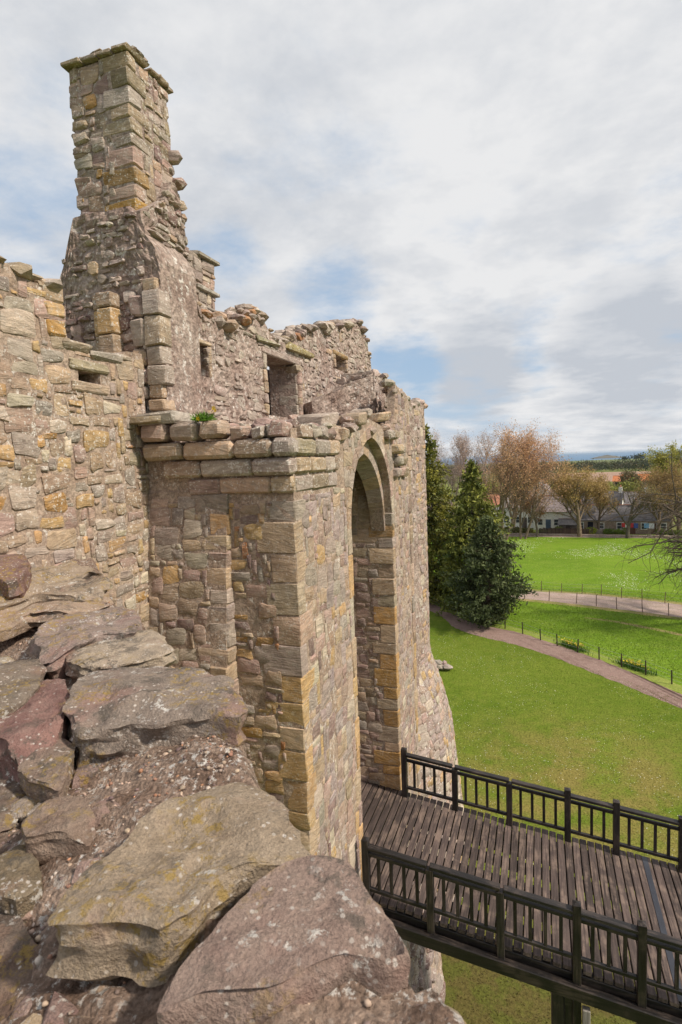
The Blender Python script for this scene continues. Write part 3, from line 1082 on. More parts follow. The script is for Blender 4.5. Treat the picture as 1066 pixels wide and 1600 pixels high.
    # larger tilted blocks by the arch crown
    for c, hf, a in (((-3.2, 9.6, 14.72), (0.30, 0.34, 0.10), 0.1), ((-3.22, 10.55, 14.90), (0.2, 0.42, 0.07), 0.2), ((-3.5, 9.0, 14.68), (0.25, 0.3, 0.12), -0.1), ((-3.2, 11.5, 14.86), (0.22, 0.36, 0.08), -0.1)):
        R = np.array([[math.cos(a), math.sin(a), 0.05], [-math.sin(a), math.cos(a), 0.1], [0, -0.1, 1]])
        rb.put(*box(c, hf, 0.03, R, 0.03, rng), pick(rng, [(GREY, 2), (OLIVE, 2), (TAN, 1)]))
    rb.emit(t, 'rubble_stone', M_STONE, 200, False)

    # rough footing courses; dark palette paints in the shade under the bridge
    fr = Stones()
    m_foot = plane_map((GX, 0, 0), (0, 1, 0), (1, 0, 0), lambda v: 0.12 * max(0.0, 4.6 - v))
    fg = Geo()
    fg.put(*slab(m_foot, 6.8, 14.0, lambda u: -0.05, lambda u: 4.6, 0.15, 0.3, 0.08, 3.0))
    fg.build('footing_core', M_MORTAR, t, False)
    lay(fr, m_foot, 6.9, 13.95, 0.0, 4.7, 0.2, 0.15, lambda u, v: True, rng, [(2, 2, 2), (3, 2, 2), (2, 1, 2), (3, 3, 1), (1, 1, 1)], [(PURPLE, 3), (GREY, 1.5), (LILAC, 2)], 0.02, (0.02, 0.12), 0.8, 0.25, 0.3, 0.15)
    fr.emit(t, 'footing_stone', M_STONE, 250)
    return t


build_gatehouse()

# ------------------------------------------------------------------ curtain wall beside the viewer


def build_curtain():
    t = thing('curtain_wall', 'coursed rubble castle wall with an empty beam hole and a broken window notch in its top', 'castle wall', (-5.6, 5.0, 9.0))
    m = plane_map((-5.3, 0, 0), (0, 1, 0), (1, 0, 0))
    top = prof([(2.4, 16.4), (4.6, 16.24), (4.9, 16.2), (5.05, 16.1), (5.3, 16.16), (5.44, 16.13), (5.46, 15.62), (5.6, 15.5), (6.4, 15.47), (6.45, 15.6), (6.85, 15.62)])
    hole = (5.64, 6.0, 15.10, 15.24)
    g = Geo()
    holed(g, m, 2.4, 6.86, lambda u: 0.0, top, [hole], 0.12, 0.75, 0.02)
    g.build('mortar_core', M_MORTAR, t, False)
    st = Stones()

    def inside(u, v):
        if v > top(u) - 0.03:
            return False
        return not (5.5 < u < 6.15 and 14.98 < v < 15.36)
    lay(st, m, 2.5, 6.84, 11.9, 16.4, 0.118, 0.085, inside, rng,
        [(2, 2, 3), (3, 2, 4), (3, 3, 2.6), (2, 3, 1.2), (4, 3, 0.8), (2, 1, 2.2), (1, 1, 1.2), (1, 2, 1.2), (3, 1, 0.8)],
        [(GREY, 4.4), (TAN, 4.0), (CREAM, 2.4), (OCHRE, 0.7), (OLIVE, 1.2), (PINK, 2), (RUST, 0.25), (GOLD, 2.0)], 0.016, (0.006, 0.022), 0.7, 0.16, 0.24, 0.02)
    st.emit(t, 'stone', M_STONE, 300)
    b = Stones()
    # stones framing the beam hole, the sill of the notch, and the upright end stones beside it
    b.put(*box2((-5.36, 5.5, 15.245), (-5.26, 6.14, 15.37), 0.02, 0.012, rng), (0.37, 0.31, 0.21, 0.2))
    b.put(*box2((-5.36, 5.52, 14.97), (-5.262, 6.12, 15.095), 0.02, 0.01, rng), (0.40, 0.30, 0.22, 0.4))
    b.put(*box2((-5.6, 5.42, 15.46), (-5.24, 5.85, 15.58), 0.035, 0.03, rng), (0.33, 0.26, 0.19, 0.1))
    b.put(*box2((-5.6, 5.86, 15.42), (-5.25, 6.45, 15.53), 0.03, 0.025, rng), (0.36, 0.31, 0.26, 0.6))
    z = 15.58
    for h, c in ((0.20, OCHRE), (0.19, GOLD), (0.24, TAN)):
        b.put(*box2((-5.7, 5.2, z), (-5.26, 5.475, z + h - 0.012), 0.025, 0.015, rng), tuple(c) + (rng.random(),))
        z += h
    for i in range(16):
        y = rng.uniform(3.6, 5.35)
        b.put(*rubble((rng.uniform(-5.75, -5.3), y, top(y) + rng.uniform(-0.03, 0.06)), rng.uniform(0.09, 0.2), rng, 0.8), pick(rng, [(GREY, 2), (OLIVE, 2), (TAN, 1)]))
    b.put(*box((-5.5, 5.02, 16.19), (0.18, 0.22, 0.06), 0.03, I3, 0.035, rng), (0.36, 0.29, 0.21, 0.8))
    b.emit(t, 'coping_stone', M_STONE, 60)
    # tool-dark hole lining
    g2 = Geo()
    g2.put(*box2((-6.0, 5.6, 15.06), (-5.85, 6.04, 15.28), 0.005))
    g2.build('hole_back', M_MORTAR, t, False)


build_curtain()

# ------------------------------------------------------------------ upper range with window openings


def build_range():
    t = thing('upper_range', 'ruined upper storey of the castle with a tall doorway and two small square windows', 'castle building', (-5.6, 12.0, 14.4))
    X0 = -5.1
    m = plane_map((X0, 0, 0), (0, 1, 0), (1, 0, 0))
    top = prof([(6.95, 16.95), (7.2, 17.1), (7.7, 17.0), (7.95, 16.7), (8.3, 16.45), (8.6, 16.42), (8.87, 16.45), (9.25, 16.45), (9.56, 16.7), (10.07, 16.85), (10.4, 16.8), (10.61, 16.66), (10.94, 16.5), (11.36, 16.58),
                (12.0, 16.86), (12.66, 17.07), (13.5, 17.3), (14.47, 17.5), (15.6, 17.86), (16.79, 18.1), (17.2, 18.0), (17.56, 17.75), (17.9, 17.3), (18.2, 16.5)])
    W1, DR, W3 = (7.76, 8.28, 15.45, 15.97), (10.38, 11.78, 14.98, 16.17), (14.5, 15.4, 16.47, 16.83)
    g = Geo()
    holed(g, m, 6.96, 18.2, lambda u: 14.3, top, [W1, DR, W3], 0.06, 0.6, 0.035, 9.0)
    g.build('wall', M_HARL, t, False)
    back = Geo()
    back.put(*box2((-6.6, 6.96, 14.3), (-6.35, 18.2, 16.35), 0.01))
    back.put(*box2((-6.34, 6.97, 14.25), (-5.71, 18.1, 14.40), 0.01))
    back.put(*box2((-6.34, 6.97, 16.2), (-5.71, 10.3, 16.3), 0.01))  # lids added over the space behind the small windows to darken them
    back.put(*box2((-6.34, 13.0, 16.9), (-5.71, 18.0, 17.0), 0.01))
    back.build('inner_wall_and_lids', M_HARL, t, False)
    st = Stones()

    def inside(u, v):
        if v > top(u) - 0.04:
            return False
        for a, b, c, d in (W1, DR, W3):
            if a - 0.12 < u < b + 0.12 and c - 0.1 < v < d + 0.12:
                return False
        return True
    lay(st, m, 7.05, 18.15, 14.4, 18.2, 0.13, 0.085, inside, rng,
        [(1, 1, 2.2), (2, 1, 4), (3, 1, 1.6), (2, 2, 2), (3, 2, 1.1), (1, 2, 0.6)], HARL_T, 0.012, (0.0, 0.03), 0.8, 0.3, 0.3, 0.45)
    st.emit(t, 'stone', M_STONE, 300)
    d = Stones()

    def frame(h, lin, jw, cols, pr=0.03, bev=0.02):
        a, b, c, e = h
        d.put(*box2((X0 - 0.35, a - jw, e), (X0 + pr, b + jw * 1.3, e + lin), bev, 0.01, rng), pick(rng, cols))
        for y0, y1 in ((a - jw, a), (b, b + jw)):
            z = c
            while z < e - 0.05:
                z2 = min(e, z + rng.uniform(0.2, 0.4))
                d.put(*box2((X0 - 0.4, y0, z + 0.005), (X0 + pr, y1, z2 - 0.005), bev, 0.008, rng), pick(rng, cols))
                z = z2
    frame(W1, 0.06, 0.08, [(PINK, 2), (TAN, 2)], 0.02, 0.012)
    frame(DR, 0.13, 0.14, [(TAN, 2), (GREY, 2), (PINK, 1)], 0.05)
    frame(W3, 0.10, 0.12, [(GOLD, 2), (TAN, 2)], 0.05)
    # rolled moulding on the far door jamb
    for i in range(7):
        z0 = 15.0 + i * 0.15
        r = 0.075 if z0 < 15.75 else 0.09
        V, F = tube((X0 + 0.05, 11.90, z0), (X0 + 0.05, 11.90, z0 + 0.145), r, r, 10, True)
        d.put(V, F, pick(rng, [(TAN, 2), (PINK, 2)]))
    d.put(*box2((X0 - 0.2, 11.72, 16.0), (X0 + 0.12, 12.05, 16.16), 0.04, 0.01, rng), (0.30, 0.23, 0.16, 0.3))
    d.put(*box2((X0 - 0.2, 10.0, 16.36), (X0 + 0.09, 11.0, 16.44), 0.03, 0.05, rng), (0.26, 0.24, 0.15, 0.3))
    d.put(*box2((X0 - 0.2, 11.4, 16.46), (X0 + 0.09, 12.8, 16.56), 0.04, 0.05, rng), (0.33, 0.27, 0.12, 0.5))
    d.put(*box2((X0 - 0.1, 16.3, 15.65), (X0 + 0.25, 16.9, 15.72), 0.02, 0.03, rng), (0.25, 0.23, 0.2, 0.5))
    d.emit(t, 'dressed_stone', M_STONE, 120)
    cr = Stones()
    for i in range(230):
        y = rng.uniform(8.3, 18.1)
        cr.put(*rubble((rng.uniform(-5.6, -5.08), y, top(y) + rng.uniform(-0.08, 0.09)), rng.uniform(0.08, 0.24), rng, 0.8), pick(rng, HARL_T + [(RUST, 0.4), (OLIVE, 1.5)]))
    for i in range(60):    # lumps standing up on the crest
        y = rng.gauss(10.0, 0.35)
        cr.put(*rubble((rng.uniform(-5.6, -5.12), y, top(y) + rng.uniform(0.0, 0.16)), rng.uniform(0.1, 0.22), rng, 0.8), pick(rng, HARL_T + [(RUST, 0.6)]))
    cr.emit(t, 'crest_stone', M_STONE, 220, False)


build_range()


def build_chimney():
    t = thing('chimney_stack', 'tall square ruined chimney stack with thin cap slabs standing on the castle wall', 'chimney', (-5.9, 7.5, 14.4))
    g = Geo()
    xl, xr, y0, y1 = -6.42, -5.40, 7.10, 8.02
    z0, z1 = 17.25, 19.82
    # shaft core
    g.put(*box2((xl, y0, z0 - 0.4), (xr, y1, z1), 0.03))
    # lower mass, spreading to the wall
    mF = plane_map((0, 6.96, 0), (1, 0, 0), (0, -1, 0))
    ftop = prof([(-6.82, 16.6), (-6.68, 17.0), (-6.54, 17.35), (-6.42, 17.7), (-5.4, 17.7), (-5.25, 17.35), (-5.05, 17.1), (-4.98, 16.9)])
    g.put(*slab(mF, -6.82, -4.98, lambda u: 14.3, ftop, 0.05, 0.9, 0.05, 8.0))
    mR = plane_map((-5.22, 0, 0), (0, 1, 0), (1, 0, 0))
    rtop = prof([(6.97, 17.6), (7.5, 17.95), (7.78, 18.35), (7.9, 18.2), (8.0, 17.4), (8.06, 16.75), (8.5, 16.5), (8.9, 16.4)])
    g.put(*slab(mR, 6.97, 8.9, lambda u: 16.3, rtop, 0.05, 0.8, 0.05, 8.0))
    g.build('mortar_core', M_HARL, t, False)
    st = Stones()
    T = [(GREY, 4), (TAN, 1.2), (PINK, 2), (OLIVE, 2.4), (OCHRE, 0.35), (PURPLE, 0.5)]
    mf = plane_map((0, y0, 0), (1, 0, 0), (0, -1, 0))
    mr = plane_map((xr, 0, 0), (0, 1, 0), (1, 0, 0))
    lay(st, mf, xl + 0.01, xr - 0.30, 17.55, z1, 0.11, 0.075, lambda u, v: True, rng, [(2, 2, 2), (3, 2, 2.2), (3, 3, 2), (4, 3, 1.2), (2, 1, 2), (1, 1, 1)], T, 0.012, (0.0, 0.028), 0.6, 0.16, 0.22)
    lay(st, mr, y0 + 0.24, y1, 17.7, z1, 0.11, 0.075, lambda u, v: True, rng, [(2, 2, 2), (3, 2, 2), (2, 3, 2), (3, 3, 1.2), (2, 1, 2), (1, 1, 1)], T, 0.012, (0.0, 0.022), 0.6, 0.16, 0.22)
    lay(st, mF, -6.74, -5.25, 16.2, 17.6, 0.10, 0.08, lambda u, v: v < ftop(u) - 0.05, rng, [(1, 1, 3), (2, 1, 3), (2, 2, 1), (3, 1, 1)], HARL_T + [(PURPLE, 2)], 0.01, (0.01, 0.05), 0.8, 0.3, 0.3, 0.5)
    lay(st, mF, -6.8, -5.25, 15.45, 16.3, 0.12, 0.09, lambda u, v: True, rng, [(1, 1, 2), (2, 1, 3), (2, 2, 2), (3, 2, 1)], [(PURPLE, 3), (PINK, 2), (GREY, 1)], 0.01, (0.02, 0.07), 0.8, 0.3, 0.25)
    lay(st, mR, 7.0, 8.8, 16.9, 18.35, 0.11, 0.08, lambda u, v: v < rtop(u) - 0.04, rng, [(1, 1, 3), (2, 1, 3), (2, 2, 1), (3, 1, 1)], HARL_T + [(PURPLE, 2), (GREY, 2)], 0.01, (0.015, 0.06), 0.8, 0.3, 0.3, 0.3)
    mb = plane_map((0, y1, 0), (-1, 0, 0), (0, 1, 0))
    ml = plane_map((xl, 0, 0), (0, -1, 0), (-1, 0, 0))
    st.emit(t, 'stone', M_STONE, 300)
    q = Stones()
    z, k = 17.55, 0
    while z < z1 - 0.05:
        h = min(rng.uniform(0.16, 0.27), z1 - z)
        la, lr = (rng.uniform(0.36, 0.5), rng.uniform(0.16, 0.26)) if k % 2 else (rng.uniform(0.24, 0.34), rng.uniform(0.28, 0.42))
        c = pick(rng, [(GREY, 4), (OLIVE, 3), (TAN, 1), (PINK, 1)])
        if k == 0:
            c, la, h = (0.40, 0.235, 0.06, 0.3), 0.55, 0.3
        if k == 2:
            c, la = (0.33, 0.20, 0.08, 0.6), 0.55
        q.put(*box2((xr - la, y0 - rng.uniform(0.012, 0.03), z + 0.006), (xr + rng.uniform(0.012, 0.03), y0 + lr, z + h - 0.006), 0.02, 0.012, rng), c)
        q.put(*box2((xl - 0.02, y0 - rng.uniform(0.01, 0.03), z + 0.01), (xl + rng.uniform(0.16, 0.3), y0 + 0.2, z + h * rng.uniform(0.85, 1.0)), 0.03, 0.02, rng), pick(rng, T))
        q.put(*box2((xr - 0.2, y1 - rng.uniform(0.16, 0.3), z + 0.01), (xr + rng.uniform(0.01, 0.03), y1 + 0.02, z + h * rng.uniform(0.85, 1.0)), 0.03, 0.02, rng), pick(rng, T))
        z += h
        k += 1
    # toothing stones left on the far side of the shaft
    for z, yy, s in ((18.82, 8.06, 0.12), (18.62, 8.02, 0.1), (18.45, 8.10, 0.12), (18.3, 8.14, 0.11), (18.14, 8.12, 0.12), (17.96, 8.16, 0.12), (17.8, 8.12, 0.12), (17.62, 8.14, 0.13), (17.45, 8.16, 0.13)):
        for dx in (0.0, -0.3):
            q.put(*rubble((xr + dx + rng.uniform(-0.12, 0.05), yy + rng.uniform(-0.05, 0.03), z), (s * 1.1, s * 1.2, s * 0.75), rng), pick(rng, T))
    q.emit(t, 'quoin', M_STONE, 120)
    c = Stones()
    x = xl - 0.06
    while x < xr + 0.05:     # thin cap slabs, chipped, then a rough crown
        w = rng.uniform(0.22, 0.36)
        dz = rng.uniform(-0.01, 0.01)
        c.put(*box2((x, y0 - 0.065 - rng.uniform(0, 0.03), z1 + dz), (min(x + w, xr + 0.08) - 0.01, y0 + 0.42, z1 + 0.055 + dz), 0.012, 0.014, rng), pick(rng, [(OLIVE, 2), (GREY, 1)]))
        x += w
    y = y0 + 0.45
    while y < y1 + 0.02:
        w = rng.uniform(0.2, 0.34)
        dz = rng.uniform(-0.02, 0.01)
        c.put(*box2((xl - 0.05, y, z1 + dz), (xr + 0.045 + rng.uniform(0, 0.03), min(y + w, y1 + 0.1) - 0.01, z1 + 0.05 + dz), 0.012, 0.014, rng), pick(rng, [(OLIVE, 2), (GREY, 1)]))
        y += w
    for i in range(70):
        xx, yy = rng.uniform(xl, xr), rng.uniform(y0, y1)
        e = min(xx - xl, xr - xx, yy - y0, y1 - yy)
        c.put(*rubble((xx, yy, z1 + 0.05 + min(0.16, 0.5 * e) + (0.06 if xx > -5.75 and yy < 7.5 else 0) + rng.uniform(-0.02, 0.02)), rng.uniform(0.06, 0.13), rng, 0.7), pick(rng, [(OLIVE, 3), (GREY, 2)]))
    c.emit(t, 'cap_stone', M_STONE, 120)
    # moulded jamb of the lost window, and the broken pilaster beside it
    j = Stones()
    for z0_, z1_, xo in ((15.5, 15.93, 0.0), (15.94, 16.3, -0.02), (16.31, 16.52, -0.03)):
        col = pick(rng, [(TAN, 2), (OLIVE, 1.5), (GOLD, 1.0)])
        j.put(*box2((-5.93 + xo * 0.4, 6.74, z0_), (-5.66 + xo * 0.4, 7.1, z1_ - 0.004), 0.02, 0.006, rng), col)
        j.put(*box2((-6.06 + xo * 0.4, 6.82, z0_), (-5.945 + xo * 0.4, 7.1, z1_ - 0.004), 0.02, 0.006, rng), col)
    zz = 14.82
    for h, px, col in ((0.17, 0.03, TAN), (0.19, 0.0, TAN), (0.28, 0.07, GREY), (0.26, 0.02, GREY), (0.42, 0.04, OLIVE), (0.34, 0.05, GREY), (0.18, -0.02, TAN)):
        j.put(*box2((-5.23, 6.87 - px * 0.5, zz), (-5.0 + px, 7.12, zz + h - 0.008), 0.018, 0.014, rng), tuple(col) + (rng.random(),))
        if h > 0.18:
            j.put(*box2((-5.46, 6.85, zz + 0.02), (-5.25, 7.15, zz + h - 0.03), 0.03, 0.02, rng), pick(rng, [(PINK, 2), (TAN, 1), (GREY, 1)]))
        zz += h
    j.emit(t, 'jamb_stone', M_STONE, 60)


build_chimney()


def build_turret():
    t = thing('broken_turret', 'stump of a small square chimney with chipped ledges behind the tall stack', 'chimney', (-6.0, 9.3, 16.4))
    g = Geo()
    g.put(*box2((-6.5, 8.92, 16.0), (-5.8, 9.72, 17.78), 0.03))
    g.build('mortar_core', M_HARL, t, False)
    st = Stones()
    mr = plane_map((-5.8, 0, 0), (0, 1, 0), (1, 0, 0))
    mf = plane_map((0, 8.92, 0), (1, 0, 0), (0, -1, 0))
    lay(st, mr, 8.92, 9.74, 16.5, 17.8, 0.14, 0.1, lambda u, v: True, rng, [(2, 2, 2), (3, 2, 2), (2, 1, 1), (1, 1, 1)], [(GREY, 4), (CREAM, 1), (TAN, 1), (PINK, 2)], 0.008, (0.01, 0.04))
    lay(st, mf, -6.5, -5.8, 16.5, 17.8, 0.14, 0.1, lambda u, v: True, rng, [(2, 2, 2), (3, 2, 2), (2, 1, 1), (1, 1, 1)], [(GREY, 4), (TAN, 1), (PINK, 2)], 0.008, (0.01, 0.04))
    st.put(*box2((-6.4, 9.2, 17.79), (-5.70, 9.88, 17.85), 0.012, 0.012, rng), (0.27, 0.24, 0.19, 0.4))
    st.put(*box2((-6.2, 9.1, 17.2), (-5.72, 9.86, 17.26), 0.012, 0.012, rng), (0.40, 0.36, 0.31, 0.4))
    st.put(*box2((-6.2, 9.1, 16.9), (-5.74, 9.84, 16.95), 0.012, 0.012, rng), (0.36, 0.31, 0.27, 0.4))
    for i in range(34):
        st.put(*rubble((rng.uniform(-6.4, -5.85), rng.uniform(8.95, 9.7), 17.8 + rng.uniform(0, 0.1)), rng.uniform(0.07, 0.14), rng), pick(rng, HARL_T))
    for i in range(60):
        y = rng.uniform(8.6, 10.6)
        st.put(*rubble((rng.uniform(-5.85, -5.5), y, 16.72 - 0.22 * (y - 8.6) + rng.uniform(-0.12, 0.15)), rng.uniform(0.09, 0.2), rng), pick(rng, HARL_T + [(RUST, 0.5)]))
    st.emit(t, 'stone', M_STONE, 200)


build_turret()


def build_tower():
    t = thing('round_tower', 'round castle tower with a splayed stone foot rising from the lawn past the gate', 'castle tower', (-8.0, 18.4, 0))
    cx, cy, R = -8.05, 18.35, 4.5
    grow = prof([(-1, 1.25), (0.0, 1.15), (2.9, 0.90), (5.0, 0.68), (6.2, 0.36), (7.1, 0.04), (7.3, 0.0), (20, 0.0)])

    def m(u, v, h):     # u is metres round the foot, starting from +X and turning towards the viewer
        a = -u / R
        r = R + grow(v) + h
        return np.array([cx + math.cos(a) * r, cy + math.sin(a) * r, v])
    top = lambda u: 15.78 + 0.16 * noise.noise(Vector((u * 1.3, 2.0, 5.0))) + (0.12 if int(u * 0.9) % 2 else -0.05)
    g = Geo()
    g.put(*slab(m, -9.0, 9.0, lambda u: -0.1, top, 0.22, 0.8, 0.03))
    g.build('mortar_core', M_HARL, t, False)
    st = Stones()
    lay(st, m, -1.6, 6.3, 0.0, 7.4, 0.17, 0.13, lambda u, v: True, rng, [(2, 2, 3), (3, 2, 2.4), (2, 1, 2), (1, 1, 1), (1, 2, 1)], [(CREAM, 2), (GREY, 3), (LILAC, 3), (GOLD, 1.0), (PINK, 2)], 0.016, (0.005, 0.03), 0.6, 0.2, 0.2)
    lay(st, m, -0.6, 5.2, 7.4, 15.6, 0.21, 0.16, lambda u, v: v < top(u) - 0.05, rng, [(2, 1, 3), (3, 1, 1.2), (2, 2, 2), (1, 1, 1.6), (1, 2, 1)], [(PINK, 3), (TAN, 2), (LILAC, 3), (CREAM, 1.4), (GOLD, 0.8)], 0.014, (0.0, 0.024), 0.6, 0.2, 0.25, 0.2)
    st.emit(t, 'stone', M_STONE, 300)
    cr = Stones()
    for i in range(70):
        u = rng.uniform(-1.5, 6)
        p = m(u, top(u), -rng.uniform(0.02, 0.5))
        cr.put(*rubble(p + np.array([0, 0, rng.uniform(-0.05, 0.08)]), rng.uniform(0.1, 0.22), rng), pick(rng, HARL_T))
    cr.emit(t, 'crest_stone', M_STONE, 70, False)
    # wall linking gatehouse and tower
    w = thing('linking_wall', 'harled wall with a ragged crest joining the gatehouse to the round tower', 'castle wall', (-4.5, 15.5, 0))
    ml = plane_map((-3.62, 0, 0), (0, 1, 0), (1, 0, 0), None)
    tl = prof([(13.0, 16.05), (13.6, 15.98), (14.2, 16.08), (14.8, 15.82), (15.4, 15.9), (16.2, 15.70), (16.9, 15.75), (17.6, 15.52), (18.3, 15.55)])
    gg = Geo()
    gg.put(*slab(ml, 13.0, 18.3, lambda u: 5.5, tl, 0.12, 0.8, 0.04))
    md_ = plane_map((-4.75, 11.9, 0), (0.7071, 0.7071, 0), (0.7071, -0.7071, 0))
    gg.put(*slab(md_, 0.0, 1.58, lambda u: 14.4, lambda u: 15.35 + 0.42 * u + 0.08 * noise.noise(Vector((u * 4, 1, 1))), 0.07, 0.5, 0.05, 8.0))
    gg.build('mortar_core', M_HARL, w, False)
    s2 = Stones()
    me_ = plane_map((0, 13.0, 0), (1, 0, 0), (0, -1, 0))
    lay(s2, me_, -4.4, -3.64, 14.4, 16.0, 0.15, 0.1, lambda u, v: True, rng, [(2, 1, 3), (2, 2, 2), (1, 1, 1.6), (3, 2, 1)], HARL_T + [(TAN, 1)], 0.01, (0.01, 0.06), 0.8, 0.25, 0.3)
    lay(s2, ml, 13.1, 18.28, 11.0, 16.1, 0.17, 0.12, lambda u, v: v < tl(u) - 0.04, rng, [(2, 1, 3), (3, 1, 1.2), (2, 2, 2), (1, 1, 1.6)], HARL_T + [(TAN, 1), (LILAC, 2)], 0.012, (0.0, 0.03), 0.7, 0.25, 0.25, 0.35)
    for i in range(40):
        y = rng.uniform(13.0, 18.2)
        s2.put(*rubble((rng.uniform(-4.0, -3.6), y, tl(y) + rng.uniform(-0.04, 0.06)), rng.uniform(0.08, 0.18), rng), pick(rng, HARL_T))
    s2.emit(w, 'stone', M_STONE, 300)


build_tower()

# ------------------------------------------------------------------ ruined wall head the viewer leans over
ROCKS = {
    'A': (12.95, 0.17, (0.36, 0.255, 0.215), [(-0.72, 0.85), (-0.74, 0.91), (-0.73, 0.98), (-0.71, 1.08), (-0.69, 1.20), (-0.64, 1.30), (-0.56, 1.33), (-0.48, 1.34), (-0.41, 1.26), (-0.33, 1.17), (-0.27, 1.10), (-0.32, 1.07), (-0.40, 1.06), (-0.46, 1.00), (-0.51, 0.94), (-0.63, 0.90)]),
    'B': (12.95, 0.17, (0.42, 0.325, 0.235), [(-1.13, 0.96), (-1.15, 1.09), (-1.14, 1.23), (-1.15, 1.35), (-1.10, 1.50), (-1.07, 1.62), (-0.97, 1.67), (-0.83, 1.59), (-0.71, 1.46), (-0.59, 1.35), (-0.66, 1.30), (-0.74, 1.24), (-0.79, 1.17), (-0.81, 1.07), (-0.84, 1.01), (-0.94, 1.00), (-1.03, 0.96)]),
    'C': (12.95, 0.20, (0.31, 0.245, 0.205), [(-2.15, 2.06), (-2.31, 2.37), (-2.07, 2.55), (-1.78, 2.55), (-1.50, 2.38), (-1.24, 2.14), (-1.21, 2.03), (-1.42, 2.01), (-1.66, 1.89), (-1.87, 1.82)]),
    'D': (12.93, 0.14, (0.48, 0.385, 0.295), [(-2.77, 2.63), (-2.79, 2.95), (-2.45, 3.09), (-2.09, 2.81), (-2.12, 2.64), (-2.37, 2.44)]),
    'E': (12.97, 0.20, (0.35, 0.265, 0.235), [(-3.15, 2.78), (-3.31, 3.14), (-3.10, 3.45), (-2.70, 3.26), (-2.45, 2.93), (-2.64, 2.78), (-2.70, 2.47)]),
    'F': (12.97, 0.14, (0.44, 0.32, 0.24), [(-4.24, 3.33), (-4.27, 3.86), (-3.76, 4.05), (-3.28, 3.62), (-3.36, 3.31), (-3.62, 3.20), (-3.65, 2.85)]),
    'G': (13.05, 0.20, (0.42, 0.325, 0.245), [(-4.78, 3.78), (-4.80, 4.14), (-5.01, 5.05), (-3.74, 4.08), (-3.39, 3.62), (-3.80, 3.44), (-3.94, 3.09)]),
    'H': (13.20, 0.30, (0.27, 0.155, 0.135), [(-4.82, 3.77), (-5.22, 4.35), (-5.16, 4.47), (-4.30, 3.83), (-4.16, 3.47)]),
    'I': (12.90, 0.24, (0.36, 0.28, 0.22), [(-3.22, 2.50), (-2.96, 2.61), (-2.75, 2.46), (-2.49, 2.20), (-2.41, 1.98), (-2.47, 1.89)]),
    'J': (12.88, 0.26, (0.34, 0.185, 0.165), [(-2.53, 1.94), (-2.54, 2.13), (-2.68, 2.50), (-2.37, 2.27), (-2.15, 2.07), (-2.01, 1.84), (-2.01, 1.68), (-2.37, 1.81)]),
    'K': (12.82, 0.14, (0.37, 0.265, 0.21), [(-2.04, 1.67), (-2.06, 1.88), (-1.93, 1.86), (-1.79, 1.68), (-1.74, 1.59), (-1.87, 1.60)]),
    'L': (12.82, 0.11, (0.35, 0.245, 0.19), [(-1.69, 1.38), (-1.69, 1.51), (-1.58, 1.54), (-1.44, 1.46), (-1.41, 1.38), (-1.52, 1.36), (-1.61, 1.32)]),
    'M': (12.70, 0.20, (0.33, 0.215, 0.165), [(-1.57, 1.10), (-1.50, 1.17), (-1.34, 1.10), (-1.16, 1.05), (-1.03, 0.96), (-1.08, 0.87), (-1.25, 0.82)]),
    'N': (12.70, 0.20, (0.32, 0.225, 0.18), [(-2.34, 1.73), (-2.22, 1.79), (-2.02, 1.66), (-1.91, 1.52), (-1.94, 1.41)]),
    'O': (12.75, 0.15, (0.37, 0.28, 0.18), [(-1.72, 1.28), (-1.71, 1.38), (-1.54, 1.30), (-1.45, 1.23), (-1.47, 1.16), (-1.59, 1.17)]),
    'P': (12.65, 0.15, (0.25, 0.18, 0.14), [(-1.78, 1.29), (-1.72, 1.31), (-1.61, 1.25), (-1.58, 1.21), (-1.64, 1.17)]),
    'Q': (12.80, 0.14, (0.37, 0.30, 0.20), [(-0.29, 1.09), (-0.26, 1.13), (-0.21, 1.15), (-0.17, 1.14), (-0.14, 1.11), (-0.26, 1.06)]),
}


